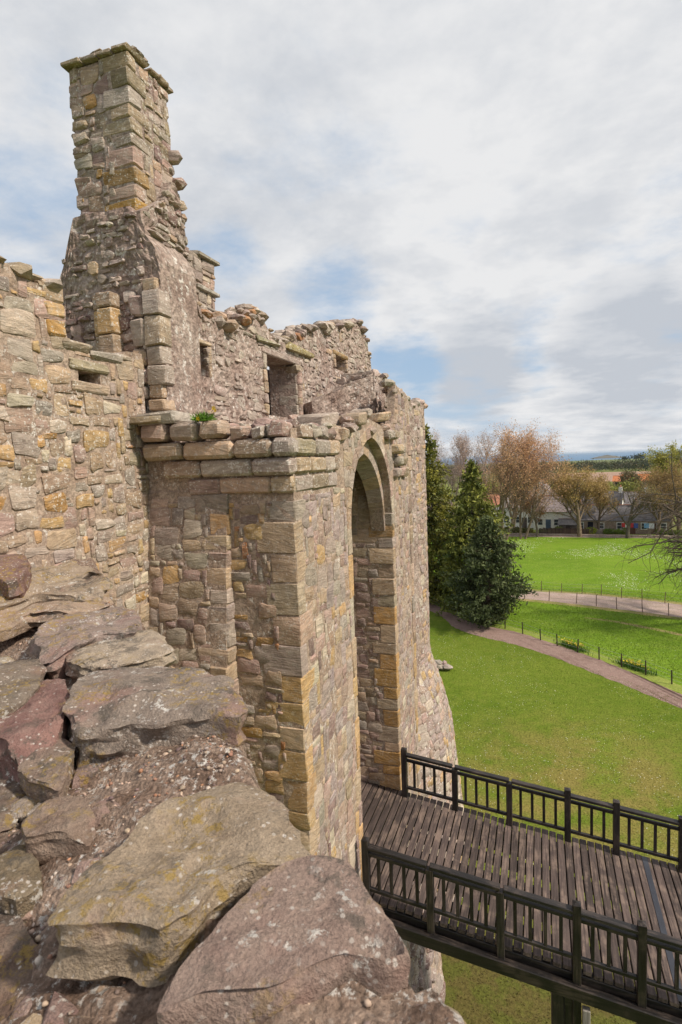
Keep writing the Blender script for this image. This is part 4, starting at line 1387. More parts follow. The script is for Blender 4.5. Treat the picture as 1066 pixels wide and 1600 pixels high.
def rock(out, z, thick, seed, tilt=(0, 0), facet=1.0):
    n = len(out)
    P = np.array(out, float)
    c = P.mean(0)
    size = np.linalg.norm(P.max(0) - P.min(0))
    M, pts = max(48, min(130, int(size / 0.012))), []
    seg = np.linalg.norm(np.roll(P, -1, 0) - P, axis=1)
    cum = np.concatenate([[0], np.cumsum(seg)])
    for k in range(M):
        s = cum[-1] * k / M
        i = min(n - 1, int(np.searchsorted(cum, s, side='right') - 1))
        t = (s - cum[i]) / max(1e-6, seg[i])
        p0, p1, p2, p3 = P[(i - 1) % n], P[i], P[(i + 1) % n], P[(i + 2) % n]
        cat = 0.5 * ((2 * p1) + (p2 - p0) * t + (2 * p0 - 5 * p1 + 4 * p2 - p3) * t * t + (3 * p1 - p0 - 3 * p2 + p3) * t ** 3)
        pts.append(cat * 0.5 + (p1 + (p2 - p1) * t) * 0.5)
    pts = np.array(pts)
    rings = [(0.90, -1.0), (0.97, -0.85), (1.0, -0.68), (1.01, -0.5), (1.0, -0.34), (1.0, -0.2), (0.996, -0.10), (0.985, -0.03), (0.962, 0.0), (0.91, 0.012),
             (0.83, 0.02), (0.73, 0.025), (0.64, 0.03), (0.55, 0.03), (0.46, 0.03), (0.36, 0.03), (0.27, 0.03), (0.17, 0.03), (0.08, 0.03)]
    V = []
    fs = 1.0 / max(0.35, size)
    rr = random.Random(int(seed * 31))
    cuts = []
    for k in range(9):
        a = rr.uniform(0, 6.283)
        cuts.append((math.cos(a), math.sin(a), size * rr.uniform(0.17, 0.36), facet * rr.uniform(0.15, 0.55)))
    steps = [rr.uniform(-1, 1) for _ in range(40)]
    for ri, (sc, hz) in enumerate(rings):
        for q in pts:
            d = q - c
            x, y = c + d * sc
            zz = z + hz * thick + tilt[0] * (x - c[0]) + tilt[1] * (y - c[1])
            if ri < 8:
                kf = 0.035 * size * fbm((x * 5 * fs, y * 5 * fs, zz * 16 + seed), 3) + 0.012 * size * fbm((x * 18 * fs, y * 18 * fs, zz * 40 + seed), 2)
                x, y = x + d[0] / (np.linalg.norm(d) + 1e-6) * kf, y + d[1] / (np.linalg.norm(d) + 1e-6) * kf
                lay_ = steps[int((zz - z) / thick * 9 + 18 + 0.7 * fbm((x * 4, y * 4, seed), 2)) % 40] * 0.016 * size
                x, y = x + d[0] / (np.linalg.norm(d) + 1e-6) * lay_, y + d[1] / (np.linalg.norm(d) + 1e-6) * lay_
                zz += 0.008 * size * fbm((x * 9, y * 9, seed + zz), 2)
            else:
                w = min(1.0, (ri - 7) / 4)
                zz += w * (0.045 * size * fbm((x * 3.2 * fs, y * 3.2 * fs, seed), 3) + 0.012 * size * fbm((x * 13 * fs, y * 13 * fs, seed + 5), 4))
                pit = fbm((x * 6 * fs, y * 6 * fs, seed + 20), 2)
                zz -= w * 0.03 * size * max(0, pit - 0.35)
                ledge = fbm((x * 2.6 * fs, y * 2.6 * fs, seed + 60), 3)
                zz -= w * 0.013 * size * min(1.0, max(0.0, (ledge - 0.10) / 0.04))
            lim = z + 0.03 * thick + 0.02 * size * fbm((x * 6 * fs, y * 6 * fs, seed + 80), 3)
            drop = 0.0
            for ca_, sa_, off_, sl_ in cuts:
                ex = (x - c[0]) * ca_ + (y - c[1]) * sa_ - off_ - 0.02 * size * fbm((x * 7 * fs, y * 7 * fs, seed + 40), 2)
                if ex > 0:
                    drop = max(drop, ex * sl_)
            zz = min(zz, lim - min(0.5 * thick, drop) + (0.0 if ri >= 8 else 0.0005 * (ri - 8)))
            V.append((x, y, zz))
    V.append((c[0], c[1], np.mean([v[2] for v in V[-M:]])))
    F = []
    for l in range(len(rings) - 1):
        for i in range(M):
            j = (i + 1) % M
            F.append((l * M + i, l * M + j, (l + 1) * M + j, (l + 1) * M + i))
    e = (len(rings) - 1) * M
    for i in range(M):
        F.append((e + i, e + (i + 1) % M, len(V) - 1))
    F.append(tuple(range(M - 1, -1, -1)))
    area = sum(pts[i][0] * pts[(i + 1) % M][1] - pts[(i + 1) % M][0] * pts[i][1] for i in range(M))
    if area < 0:
        F = [tuple(reversed(f)) for f in F]
    return V, F


def build_wallhead():
    t = thing('ruined_wall_head', 'broken top of a thick rubble wall with big lichened boulders bedded in pebbly mortar', 'ruined wall', (-2.5, 2.2, 9.0))
    edge = smooth_line([(0.25, 0.2), (0.0, 0.75), (-0.14, 1.08), (-0.30, 1.18), (-0.50, 1.40), (-0.64, 1.46), (-0.92, 1.74), (-1.14, 1.98), (-1.32, 2.22), (-1.9, 2.66), (-2.76, 3.38), (-3.3, 3.75), (-4.2, 4.6), (-5.25, 5.6)], 8)
    inner = smooth_line([(-0.9, -0.3), (-1.2, 0.1), (-1.5, 0.35), (-1.8, 0.5), (-2.1, 0.7), (-2.4, 0.9), (-2.7, 1.1), (-3.0, 1.3), (-3.3, 1.5), (-3.7, 1.8), (-4.2, 2.2), (-4.6, 2.5), (-5.0, 2.9), (-5.28, 3.3)], 8)
    V, F = [], []
    rows = [(-1, 9.0), (-1, 12.0), (-1, 12.5), (-1, 12.68)] + [(k / 46, None) for k in range(47)]
    for s, (a, b) in enumerate(zip(edge, inner)):
        a, b = np.array(a), np.array(b)
        for tt, zz in rows:
            if tt < 0:
                p = a + (b - a) * 0.015
                z = zz
            else:
                p = a + (b - a) * tt
                dd = np.linalg.norm(p - a)
                z = 12.835 - 0.23 * min(1, max(0, dd - 0.35) / 0.8) + 0.05 * fbm((p[0] * 4, p[1] * 4, 1.0), 4) + 0.03 * fbm((p[0] * 17, p[1] * 17, 2.0), 4)
                if tt < 0.03:
                    z -= 0.05 * (1 - tt / 0.03)
                if p[1] < 1.12 and p[0] > -0.75 and tt > 0.01:
                    z += 0.055
                if p[1] > 2.9:
                    z += 0.10 * min(1, (p[1] - 2.9) / 1.2)
            V.append((p[0], p[1], z))
    n = len(rows)
    for i in range(len(edge) - 1):
        for j in range(n - 1):
            F.append((i * n + j, (i + 1) * n + j, (i + 1) * n + j + 1, i * n + j + 1))
    add('mortar_bed', V, F, M_CONGL, t, None, True)
    top_of = {}
    tilts = {'B': (0.03, 0.03), 'C': (0.02, 0.10), 'D': (0.0, 0.05), 'G': (0.0, 0.05), 'J': (0.15, 0.1), 'K': (0.1, 0.15), 'L': (0.05, 0.12), 'A': (0.0, 0.02)}
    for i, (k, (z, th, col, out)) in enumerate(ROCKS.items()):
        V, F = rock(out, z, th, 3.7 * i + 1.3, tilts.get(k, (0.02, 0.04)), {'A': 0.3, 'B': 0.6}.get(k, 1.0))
        add('stone', V, F, M_ROCK, t, tuple((0.56 if k in 'MNOPI' else 0.70 if k in 'KLJ' else 0.84) * c for c in col) + (random.Random(i).random(),), True)  # listed stones get darker albedo, painting in the shadow they lie in
    # smaller stones packed between
    r2 = random.Random(21)
    sm = Stones()
    for i in range(90):
        k = r2.random()
        a, b = np.array(edge[int(k * (len(edge) - 1))]), np.array(inner[int(k * (len(edge) - 1))])
        p = a + (b - a) * r2.uniform(0.25, 0.95)
        dd = np.linalg.norm(p - a)
        s = r2.uniform(0.04, 0.10)
        sm.put(*rubble((p[0], p[1], 12.82 - 0.20 * min(1, max(0, dd - 0.35) / 0.8) - 0.01), s, r2, 0.8), pick(r2, [(PURPLE, 3), (PINK, 2), (GREY, 2), (TAN, 1)]))
    sm.emit(t, 'small_stone', M_ROCK, 90)
    # pebbles showing in the mortar
    pb = Geo()
    cols = [((0.34, 0.19, 0.13), 2), ((0.42, 0.31, 0.24), 4), ((0.17, 0.12, 0.11), 2.4), ((0.44, 0.38, 0.33), 1.2), ((0.30, 0.23, 0.19), 3), ((0.42, 0.22, 0.13), 0.7)]
    for i in range(6000):
        k = r2.random() ** 1.25 * 0.85
        q = k * (len(edge) - 1)
        i0 = int(q)
        f = q - i0
        a = np.array(edge[i0]) * (1 - f) + np.array(edge[min(i0 + 1, len(edge) - 1)]) * f
        b = np.array(inner[i0]) * (1 - f) + np.array(inner[min(i0 + 1, len(inner) - 1)]) * f
        tt = r2.random() ** 1.3
        p = a + (b - a) * (0.004 + tt * 0.75)
        dd = np.linalg.norm(p - a)
        z = 12.835 - 0.23 * min(1, max(0, dd - 0.35) / 0.8) + 0.05 * fbm((p[0] * 4, p[1] * 4, 1.0), 4) + 0.03 * fbm((p[0] * 17, p[1] * 17, 2.0), 4)
        if p[1] > 2.9:
            z += 0.10 * min(1, (p[1] - 2.9) / 1.2)
        if dd < 0.07:
            continue
        if p[1] < 1.12 and r2.random() < 0.75:
            continue
        if p[1] < 1.12 and p[0] > -0.75:
            z += 0.05
        s = r2.uniform(0.003, 0.0095) * (1 + 0.7 * (r2.random() < 0.12))
        V, F = rubble((p[0], p[1], z - 0.4 * s), (s, s * r2.uniform(0.6, 1), s * r2.uniform(0.5, 0.9)), r2)
        pb.put(V, F, pick(r2, cols))
    pb.build('pebbles', M_PEBBLE, t, True, 'stuff')


build_wallhead()

# ------------------------------------------------------------------ timber bridge
SL = -0.118
deck_z = lambda x: GZ + SL * (x + 2.9)
ANG = math.atan(SL)


def build_bridge():
    t = thing('timber_bridge', 'sloping timber footbridge with black slatted railings leading to the castle arch', 'bridge', (0.0, 10.3, 0))
    base = wpos(t)
    ca, sa = math.cos(ANG), math.sin(ANG)
    AX = np.array([[ca, 0, sa], [0, 1, 0], [-sa, 0, ca]])

    def shared(name, half, bev, mat):
        V, F = box((0, 0, 0), half, bev)
        me, _ = make_mesh(name, V, F, mat, None, False, False)
        return me

    def inst(name, me, pos, rot=True, rz=0.0):
        o = bpy.data.objects.new(name, me)
        COL.objects.link(o)
        o.parent = t
        o.location = np.asarray(pos) - base
        o.rotation_euler = (0, -ANG if rot else 0, rz)
        return o
    r3 = random.Random(5)
    plank = [shared('plank', (0.0625, 1.62 + 0.01 * k, 0.035), 0.006, M_DECK) for k in range(3)]
    x = -4.9
    yc = 10.36
    while x < 5.2:
        inst('plank', plank[r3.randrange(3)], (x, yc + r3.uniform(-0.015, 0.015), deck_z(x) - 0.035 + r3.uniform(-0.002, 0.002)), True, r3.uniform(-0.0012, 0.0012))
        x += 0.146
    add('metal_strip', *box((1.92, yc, deck_z(1.92) + 0.006), (0.05, 1.6, 0.006), 0.002, AX), M_METAL, t, (0.03, 0.033, 0.045, 0.5), False)
    NY, FY = 8.70, 11.83
    bar = shared('baluster', (0.027, 0.022, 0.30), 0.004, M_TAR_Z)
    for yy in (NY, FY):
        posts = [(-2.88, 1.10), (-1.77, 0.93), (-0.64, 0.93), (0.50, 1.10), (1.40, 1.10), (2.55, 1.10), (3.7, 1.1), (4.8, 1.1)]
        if yy == NY:
            posts = [(p * 0.985, h) for p, h in posts]
        lo = -0.34 if yy == NY else -0.06
        for k, (px, h) in enumerate(posts):
            low = -0.95 if (yy == NY and k in (3, 4)) else lo
            zc = deck_z(px)
            V, F = box((px, yy, zc + (h + low) / 2), (0.06, 0.06, (h - low) / 2), 0.008)
            add('post', V, F, M_TAR_Z, t, None, False)
            if h > 1.0:      # shallow weathered cap
                V = [(px - 0.06, yy - 0.06, zc + h), (px + 0.06, yy - 0.06, zc + h), (px + 0.06, yy + 0.06, zc + h), (px - 0.06, yy + 0.06, zc + h), (px, yy, zc + h + 0.025)]
                add('post_cap', V, [(0, 1, 4), (1, 2, 4), (2, 3, 4), (3, 0, 4)], M_TAR_Z, t, None, False)
        for (a, ha), (b, hb) in zip(posts, posts[1:]):
            mid, ln = (a + b) / 2, (b - a) / 2 / ca
            for off, hw, hh in ((0.97, 0.06, 0.03), (0.85, 0.03, 0.032), (0.215, 0.03, 0.032)):
                e = 0.04 if off > 0.9 and hb < 1.0 else -0.05
                V, F = box((mid, yy, deck_z(mid) + off), (ln - 0.05 if off < 0.9 else ln - (0.05 if hb > 1 or ha > 1 else 0.0), hw, hh), 0.008, AX)
                add('rail', V, F, M_TAR_X, t, None, False)
            nb = 4 if b - a > 1.0 else 3
            for i in range(nb):
                px = a + (b - a) * (i + 1) / (nb + 1)
                inst('baluster', bar, (px, yy, deck_z(px) + 0.535), False)
    # bearers under the deck
    for yy, nm in ((8.80, 'beam'), (10.3, 'beam'), (11.75, 'beam')):
        V, F = box((1.2, yy, deck_z(1.2) - 0.08 - 0.16), (4.2, 0.075, 0.15), 0.01, AX)
        add(nm, V, F, M_TAR_X, t, None, False)
    V, F = box((1.2, 8.64, deck_z(1.2) - 0.30), (4.2, 0.06, 0.11), 0.012, AX)
    add('beam', V, F, M_TAR_X, t, None, False)
    for yy in (9.3, 9.8, 10.85, 11.3):
        V, F = box((1.2, yy, deck_z(1.2) - 0.08 - 0.095), (4.2, 0.06, 0.09), 0.01, AX)
        add('joist', V, F, M_TAR_X, t, None, False)
    # trestle
    for yy in (8.85, 11.7):
        V, F = box((0.42, yy, (deck_z(0.42) - 0.4) / 2), (0.12, 0.12, (deck_z(0.42) - 0.4) / 2), 0.012)
        add('trestle_leg', V, F, M_TAR_Z, t, None, False)
    V, F = box((0.42, 10.3, deck_z(0.42) - 0.52), (0.12, 1.6, 0.12), 0.01)
    add('cross_beam', V, F, M_TAR_X, t, None, False)
    V, F = box((0.62, 8.62, deck_z(0.62) - 0.95), (0.055, 0.05, 0.45), 0.008)
    add('brace', V, F, M_GREYWOOD, t, None, False)
    V, F = box((0.22, 8.74, deck_z(0.3) - 0.75), (0.10, 0.06, 0.32), 0.02)
    add('brace', V, F, M_TAR_Z, t, None, False)


build_bridge()

# ------------------------------------------------------------------ vegetation


def quads(C, size, rs, bias_up=0.0, aspect=1.0):
    """Randomly turned leaf quads round the given centres."""
    n = len(C)
    a = rs.normal(size=(n, 3))
    a[:, 2] += bias_up
    a /= np.linalg.norm(a, axis=1)[:, None]
    b = rs.normal(size=(n, 3))
    b -= (a * b).sum(1)[:, None] * a
    b /= np.linalg.norm(b, axis=1)[:, None]
    c = np.cross(a, b)
    s = (size * rs.uniform(0.6, 1.3, n))[:, None] if np.isscalar(size) else (size * rs.uniform(0.6, 1.3, n))[:, None]
    V = np.stack([C - b * s * aspect, C + c * s * 0.6, C + b * s * aspect, C - c * s * 0.6], 1).reshape(-1, 3)
    return V


def raw_mesh(name, V, nq, mat, tint, k=4):
    me = bpy.data.meshes.new(name)
    me.vertices.add(len(V))
    me.vertices.foreach_set('co', np.asarray(V, np.float32).ravel())
    me.loops.add(nq * k)
    me.loops.foreach_set('vertex_index', np.arange(nq * k, dtype=np.int32))
    me.polygons.add(nq)
    me.polygons.foreach_set('loop_start', np.arange(0, nq * k, k, dtype=np.int32))
    me.polygons.foreach_set('loop_total', np.full(nq, k, np.int32))
    me.update(calc_edges=True)
    a = me.attributes.new('tint', 'FLOAT_COLOR', 'POINT')
    a.data.foreach_set('color', np.asarray(tint, np.float32).ravel())
    me.materials.append(mat)
    return me


def leaf_object(name, parent, C, size, cols, rs, mat, bias=0.0, aspect=1.0, kind=None):
    """Leaf quads; centres are local to the parent."""
    C = np.asarray(C, float)
    V = quads(C, size, rs, bias, aspect)
    n = len(C)
    cols = np.asarray(cols, float)
    if cols.ndim == 1:
        cols = np.tile(cols, (n, 1))
    t = np.hstack([np.clip(cols * rs.uniform(0.75, 1.25, (n, 1)), 0, 1), rs.random((n, 1))])
    me = raw_mesh(name, V, n, mat, np.repeat(t, 4, 0))
    o = bpy.data.objects.new(name, me)
    COL.objects.link(o)
    o.parent = parent
    if kind:
        o['kind'] = kind
    return o


def branch_tree(rs, height, spread, trunk_r, limbs, up, forks=(4, 4, 5), start=0.2, lean=(0, 0), stems=1, droop=0.0, curve=0.5, fan=None):
    """A skeleton of tapering tubes; returns wood geometry and twig points."""
    g = Geo()
    tips = []

    def limb(p, d, length, r, lvl):
        nseg = 4 if lvl < 2 else 3
        pts = [p]
        for i in range(nseg):
            d = d + rs.normal(size=3) * 0.16 * curve * (1 + 0.3 * lvl) + np.array([0, 0, (up if lvl > 0 else 0.12) * 0.16 - droop * 0.1 * lvl])
            d = d / np.linalg.norm(d)
            p = p + d * length / nseg
            pts.append(p)
        n = (8, 6, 4, 3, 3)[min(lvl, 4)]
        for i in range(nseg):
            r0, r1 = r * (1 - 0.62 * i / nseg), r * (1 - 0.62 * (i + 1) / nseg)
            g.put(*tube(pts[i], pts[i + 1], r0, r1, n))
        if lvl >= len(forks):
            tips.extend(pts[1:])
            return
        if lvl == len(forks) - 1:
            tips.extend(pts[2:])
        k = forks[lvl]
        for j in range(k):
            f = (start + (1 - start) * (j + rs.random()) / k) if lvl == 0 else 0.25 + 0.75 * (j + rs.random()) / k
            i = min(nseg - 1, int(f * nseg))
            q = pts[i] + (pts[i + 1] - pts[i]) * (f * nseg - i)
            az = rs.uniform(0, 6.283)
            if fan and lvl == 0:
                az = fan[0] + rs.uniform(-1, 1) * fan[1]
            side = np.array([math.cos(az), math.sin(az), 0.0])
            ax = pts[i + 1] - pts[i]
            ax = ax / np.linalg.norm(ax)
            side = side - ax * (side @ ax)
            side = side / (np.linalg.norm(side) + 1e-6)
            sp = (1.0 - up * 0.5) * rs.uniform(0.7, 1.25)
            nd = ax * 0.75 + side * sp + np.array([0, 0, 0.25 * up])
            nd = nd / np.linalg.norm(nd)
            if lvl == 0:
                ln = spread * rs.uniform(0.75, 1.1) * (1.15 - 0.55 * f)
            else:
                ln = length * rs.uniform(0.42, 0.66)
            limb(q, nd, ln, max(0.006, r * (1 - 0.6 * f) * 0.55), lvl + 1)
    for s in range(stems):
        a = 6.283 * s / max(1, stems) + rs.uniform(0, 1)
        off = np.array([math.cos(a), math.sin(a), 0]) * (0.35 if stems > 1 else 0)
        d0 = np.array([lean[0] + (math.cos(a) * 0.22 if stems > 1 else 0), lean[1] + (math.sin(a) * 0.22 if stems > 1 else 0), 1.0])
        limb(off, d0 / np.linalg.norm(d0), height * rs.uniform(0.85, 1.0) * 0.86, trunk_r, 0)
    return g, np.array(tips)


def bare_tree(name, label, loc, seed, height, spread, trunk_r, bark, bud, per_tip=3, bud_size=0.14, up=0.6, forks=(9, 6, 6), group='trees in front of the village houses', **kw):
    rs = np.random.RandomState(seed)
    t = thing(name, label, 'tree', loc, group)
    g, tips = branch_tree(rs, height, spread, trunk_r, 0, up, forks, **kw)
    V = np.vstack(g.V)
    me, _ = make_mesh('trunk', V, g.F, M_BARK, tuple(bark) + (0.5,), True, False)
    o = bpy.data.objects.new('trunk', me)
    COL.objects.link(o)
    o.parent = t
    if per_tip:
        C = np.repeat(tips, per_tip, 0) + rs.normal(size=(len(tips) * per_tip, 3)) * 0.28
        b = np.array(bud)
        cols = np.where(rs.random((len(C), 1)) < 0.5, b[0], b[1]) if b.ndim == 2 else np.tile(b, (len(C), 1))
        leaf_object('crown', t, C, bud_size, cols, rs, M_LEAF)
    return t


def conifer(name, label, loc, seed, height, prof_r, n, cols, size, droop=0.35, trunk_r=0.35, group='evergreens beside the footpath', up0=0.1, lump=0.4):
    rs = np.random.RandomState(seed)
    t = thing(name, label, 'tree', loc, group)
    g = Geo()
    pts = []
    for i in range(7):
        z0, z1 = height * 0.94 * i / 7, height * 0.94 * (i + 1) / 7
        g.put(*tube((0, 0, z0), (0, 0, z1), trunk_r * (1 - i / 7.2), trunk_r * (1 - (i + 1) / 7.2), 8))
    nb = n
    C, T = [], []
    c0, c1 = np.array(cols[0]), np.array(cols[1])
    for k in range(nb):
        h = 1 - rs.random() ** 0.8 * 0.97
        h = max(up0 * rs.uniform(0.5, 1.2), h)
        az = rs.uniform(0, 6.283)
        z = height * h
        R = prof_r(h) * (1 + lump * noise.noise(Vector((math.cos(az) * 1.6, math.sin(az) * 1.6, z * 0.55 + seed)))) * rs.uniform(0.62, 1.14)
        d = np.array([math.cos(az), math.sin(az), rs.uniform(-0.05, 0.3)])
        root = np.array([0, 0, z - 0.12 * R])
        tip = root + d * R + np.array([0, 0, -droop * R * 0.4])
        if k % 4 == 0:
            g.put(*tube(root, root + (tip - root) * 0.85, 0.035, 0.012, 3))
        m = int(6 + R * 7)
        tt = rs.uniform(0.40, 1.03, m)
        pos = root + (tip - root) * tt[:, None]
        pos[:, 2] += -droop * (tt ** 2) * R * 0.22
        pos += rs.normal(size=(m, 3)) * np.array([0.17, 0.17, 0.11])
        C.append(pos)
        mixv = np.clip(rs.normal(0.5, 0.3) + 0.35 * (tt - 0.7), 0, 1)[:, None]
        T.append(c0 * (1 - mixv) + c1 * mixv)
    C, T = np.vstack(C), np.vstack(T)
    V = np.vstack(g.V)
    me, _ = make_mesh('trunk', V, g.F, M_BARK, (0.09, 0.065, 0.05, 0.5), True, False)
    o = bpy.data.objects.new('trunk', me)
    COL.objects.link(o)
    o.parent = t
    leaf_object('crown', t, C, size, T, rs, M_NEEDLE, 0.3, 1.5)
    return t


def bush(name, label, loc, seed, r, n, cols, size, cat='bush', group=None, blobs=5, flat=0.8, stem=True):
    rs = np.random.RandomState(seed)
    t = thing(name, label, cat, loc, group)
    C = []
    for b in range(blobs):
        c = rs.normal(size=3) * r * 0.45 * np.array([1, 1, 0.5])
        c[2] = abs(c[2]) + r * 0.45 * flat
        rb = r * rs.uniform(0.45, 0.75)
        d = rs.normal(size=(n // blobs, 3))
        d /= np.linalg.norm(d, axis=1)[:, None]
        C.append(c + d * (rb * rs.uniform(0.6, 1.05, len(d)) * np.array([1]))[:, None] * np.array([1, 1, flat]))
    C = np.vstack(C)
    C = C[C[:, 2] > 0.02]
    c0, c1 = np.array(cols[0]), np.array(cols[1])
    m = rs.random((len(C), 1))
    if stem:
        g = Geo()
        for k in range(4):
            a = rs.uniform(0, 6.28)
            g.put(*tube((0, 0, 0), (math.cos(a) * r * 0.4, math.sin(a) * r * 0.4, r * 0.7), 0.03 * r, 0.012 * r, 4))
        me, _ = make_mesh('stem', np.vstack(g.V), g.F, M_BARK, (0.10, 0.075, 0.05, 0.5), True, False)
        o = bpy.data.objects.new('stem', me)
        COL.objects.link(o)
        o.parent = t
    leaf_object('foliage', t, C, size, c0 * (1 - m) + c1 * m, rs, M_LEAF)
    return t


# evergreens beside the path
conifer('cypress', 'tall olive green cypress rising beside the wall edge of the round tower', (-10.6, 56.0, 0), 3, 17.2, prof([(0, 3.4), (0.12, 4.4), (0.3, 4.0), (0.6, 2.9), (0.85, 1.5), (1.0, 0.25)]),
        980, ((0.065, 0.080, 0.018), (0.27, 0.25, 0.045)), 0.14, 0.75, lump=0.65)
conifer('cypress', 'pointed mid green conifer standing between the cypress and the holly', (-5.7, 52.0, 0), 4, 13.6, prof([(0, 2.6), (0.2, 3.4), (0.45, 3.1), (0.65, 2.3), (0.85, 1.25), (1.0, 0.15)]),
        1000, ((0.055, 0.078, 0.018), (0.22, 0.225, 0.042)), 0.13, 0.6, lump=0.65)
conifer('holly_tree', 'dark glossy evergreen holly with its foliage reaching down to the footpath', (-4.1, 47.6, 0), 5, 9.0, prof([(0, 1.3), (0.1, 1.6), (0.2, 2.6), (0.35, 3.35), (0.55, 2.7), (0.8, 1.6), (1.0, 0.4)]),
        760, ((0.034, 0.050, 0.018), (0.095, 0.115, 0.045)), 0.11, 0.1, 0.3, lump=0.8)

RED = ((0.62, 0.36, 0.20), (0.52, 0.33, 0.20))
BARK = (0.16, 0.125, 0.10)
bare_tree('budding_tree', 'large reddish budding tree with several upright stems behind the conifer', (-5.6, 96.5, 0), 11, 17.2, 7.6, 0.24, (0.22, 0.16, 0.125), RED, 3, 0.095, 0.8, (13, 8, 6), stems=3, start=0.12)
bare_tree('budding_tree', 'reddish budding tree leaning over the white house from the big red one', (-2.6, 98.5, 0), 12, 15.5, 7.0, 0.2, (0.22, 0.16, 0.125), RED, 3, 0.095, 0.7, (13, 8, 6), stems=2, start=0.12, lean=(0.1, 0))
bare_tree('poplar_tree', 'pale leafless poplar with fine upright twigs next to the tower edge', (-18.2, 124.0, 0), 13, 19.5, 6.5, 0.2, (0.30, 0.235, 0.21), ((0.50, 0.38, 0.33), (0.44, 0.35, 0.30)), 2, 0.10, 0.9, (14, 8, 6), start=0.15, stems=2)
bare_tree('poplar_tree', 'slimmer leafless poplar seen between the cypress and the red tree', (-14.0, 126.0, 0), 14, 18.5, 6.0, 0.2, (0.30, 0.235, 0.21), ((0.50, 0.36, 0.30), (0.44, 0.34, 0.28)), 2, 0.10, 0.9, (14, 8, 6), start=0.15, stems=2)
bare_tree('young_tree', 'small tree of rusty buds in the white house garden', (-0.4, 101.3, 0), 15, 7.6, 3.3, 0.20, BARK, ((0.40, 0.20, 0.10), (0.33, 0.19, 0.10)), 5, 0.09, 0.5, (9, 6, 5), start=0.22)
bare_tree('broad_tree', 'broad rounded tree of golden brown buds at the field edge', (6.3, 101.5, 0), 16, 10.4, 5.4, 0.40, (0.17, 0.13, 0.09), ((0.46, 0.32, 0.12), (0.38, 0.26, 0.11)), 6, 0.10, 0.45, (14, 8, 6), start=0.22)
bare_tree('bare_tree', 'dark leafless tree standing before the stone cottages', (13.3, 100.2, 0), 17, 7.9, 5.2, 0.34, (0.11, 0.09, 0.07), ((0.20, 0.17, 0.07), (0.16, 0.13, 0.06)), 1, 0.09, 0.3, (9, 6, 5), start=0.28)
bare_tree('budding_tree', 'airy golden brown tree screening the end windows of the cottage row', (18.0, 102.2, 0), 27, 9.0, 5.2, 0.28, (0.16, 0.12, 0.09), ((0.36, 0.24, 0.10), (0.28, 0.19, 0.08)), 4, 0.09, 0.5, (12, 7, 6), start=0.18)
bare_tree('budding_tree', 'slim golden tree between the white house and the cottage row', (9.6, 106.0, 0), 28, 8.6, 4.4, 0.22, (0.16, 0.12, 0.09), ((0.40, 0.28, 0.11), (0.32, 0.22, 0.09)), 5, 0.10, 0.55, (12, 7, 6), start=0.18)
bare_tree('budding_tree', 'tawny budding tree in front of the steep pale roof', (-4.6, 109.5, 0), 29, 10.5, 5.2, 0.26, (0.17, 0.13, 0.10), ((0.44, 0.27, 0.12), (0.36, 0.23, 0.11)), 3, 0.09, 0.6, (12, 7, 6), start=0.15)
bare_tree('leafing_tree', 'tall yellow green tree coming into leaf past the cottage roof', (22.5, 116.0, 0), 18, 12.8, 6.0, 0.36, (0.14, 0.12, 0.08), ((0.38, 0.36, 0.075), (0.30, 0.29, 0.06)), 7, 0.15, 0.7, (11, 7, 5), start=0.2)
bare_tree('budding_tree', 'brown budding tree crowding the end of the cottage row', (21.5, 105.0, 0), 19, 9.6, 5.2, 0.36, (0.15, 0.11, 0.08), ((0.31, 0.20, 0.085), (0.33, 0.24, 0.10)), 6, 0.10, 0.5, (11, 7, 5), start=0.15)
bare_tree('spreading_tree', 'leafless tree whose long low limbs hang over the daisy field', (15.8, 51.2, 0), 26, 11.5, 9.5, 0.60, (0.115, 0.09, 0.072), ((0.16, 0.12, 0.06), (0.12, 0.10, 0.06)), 1, 0.035, -0.3, (15, 9, 8), start=0.24, droop=0.30, curve=1.0, fan=(3.35, 1.3))

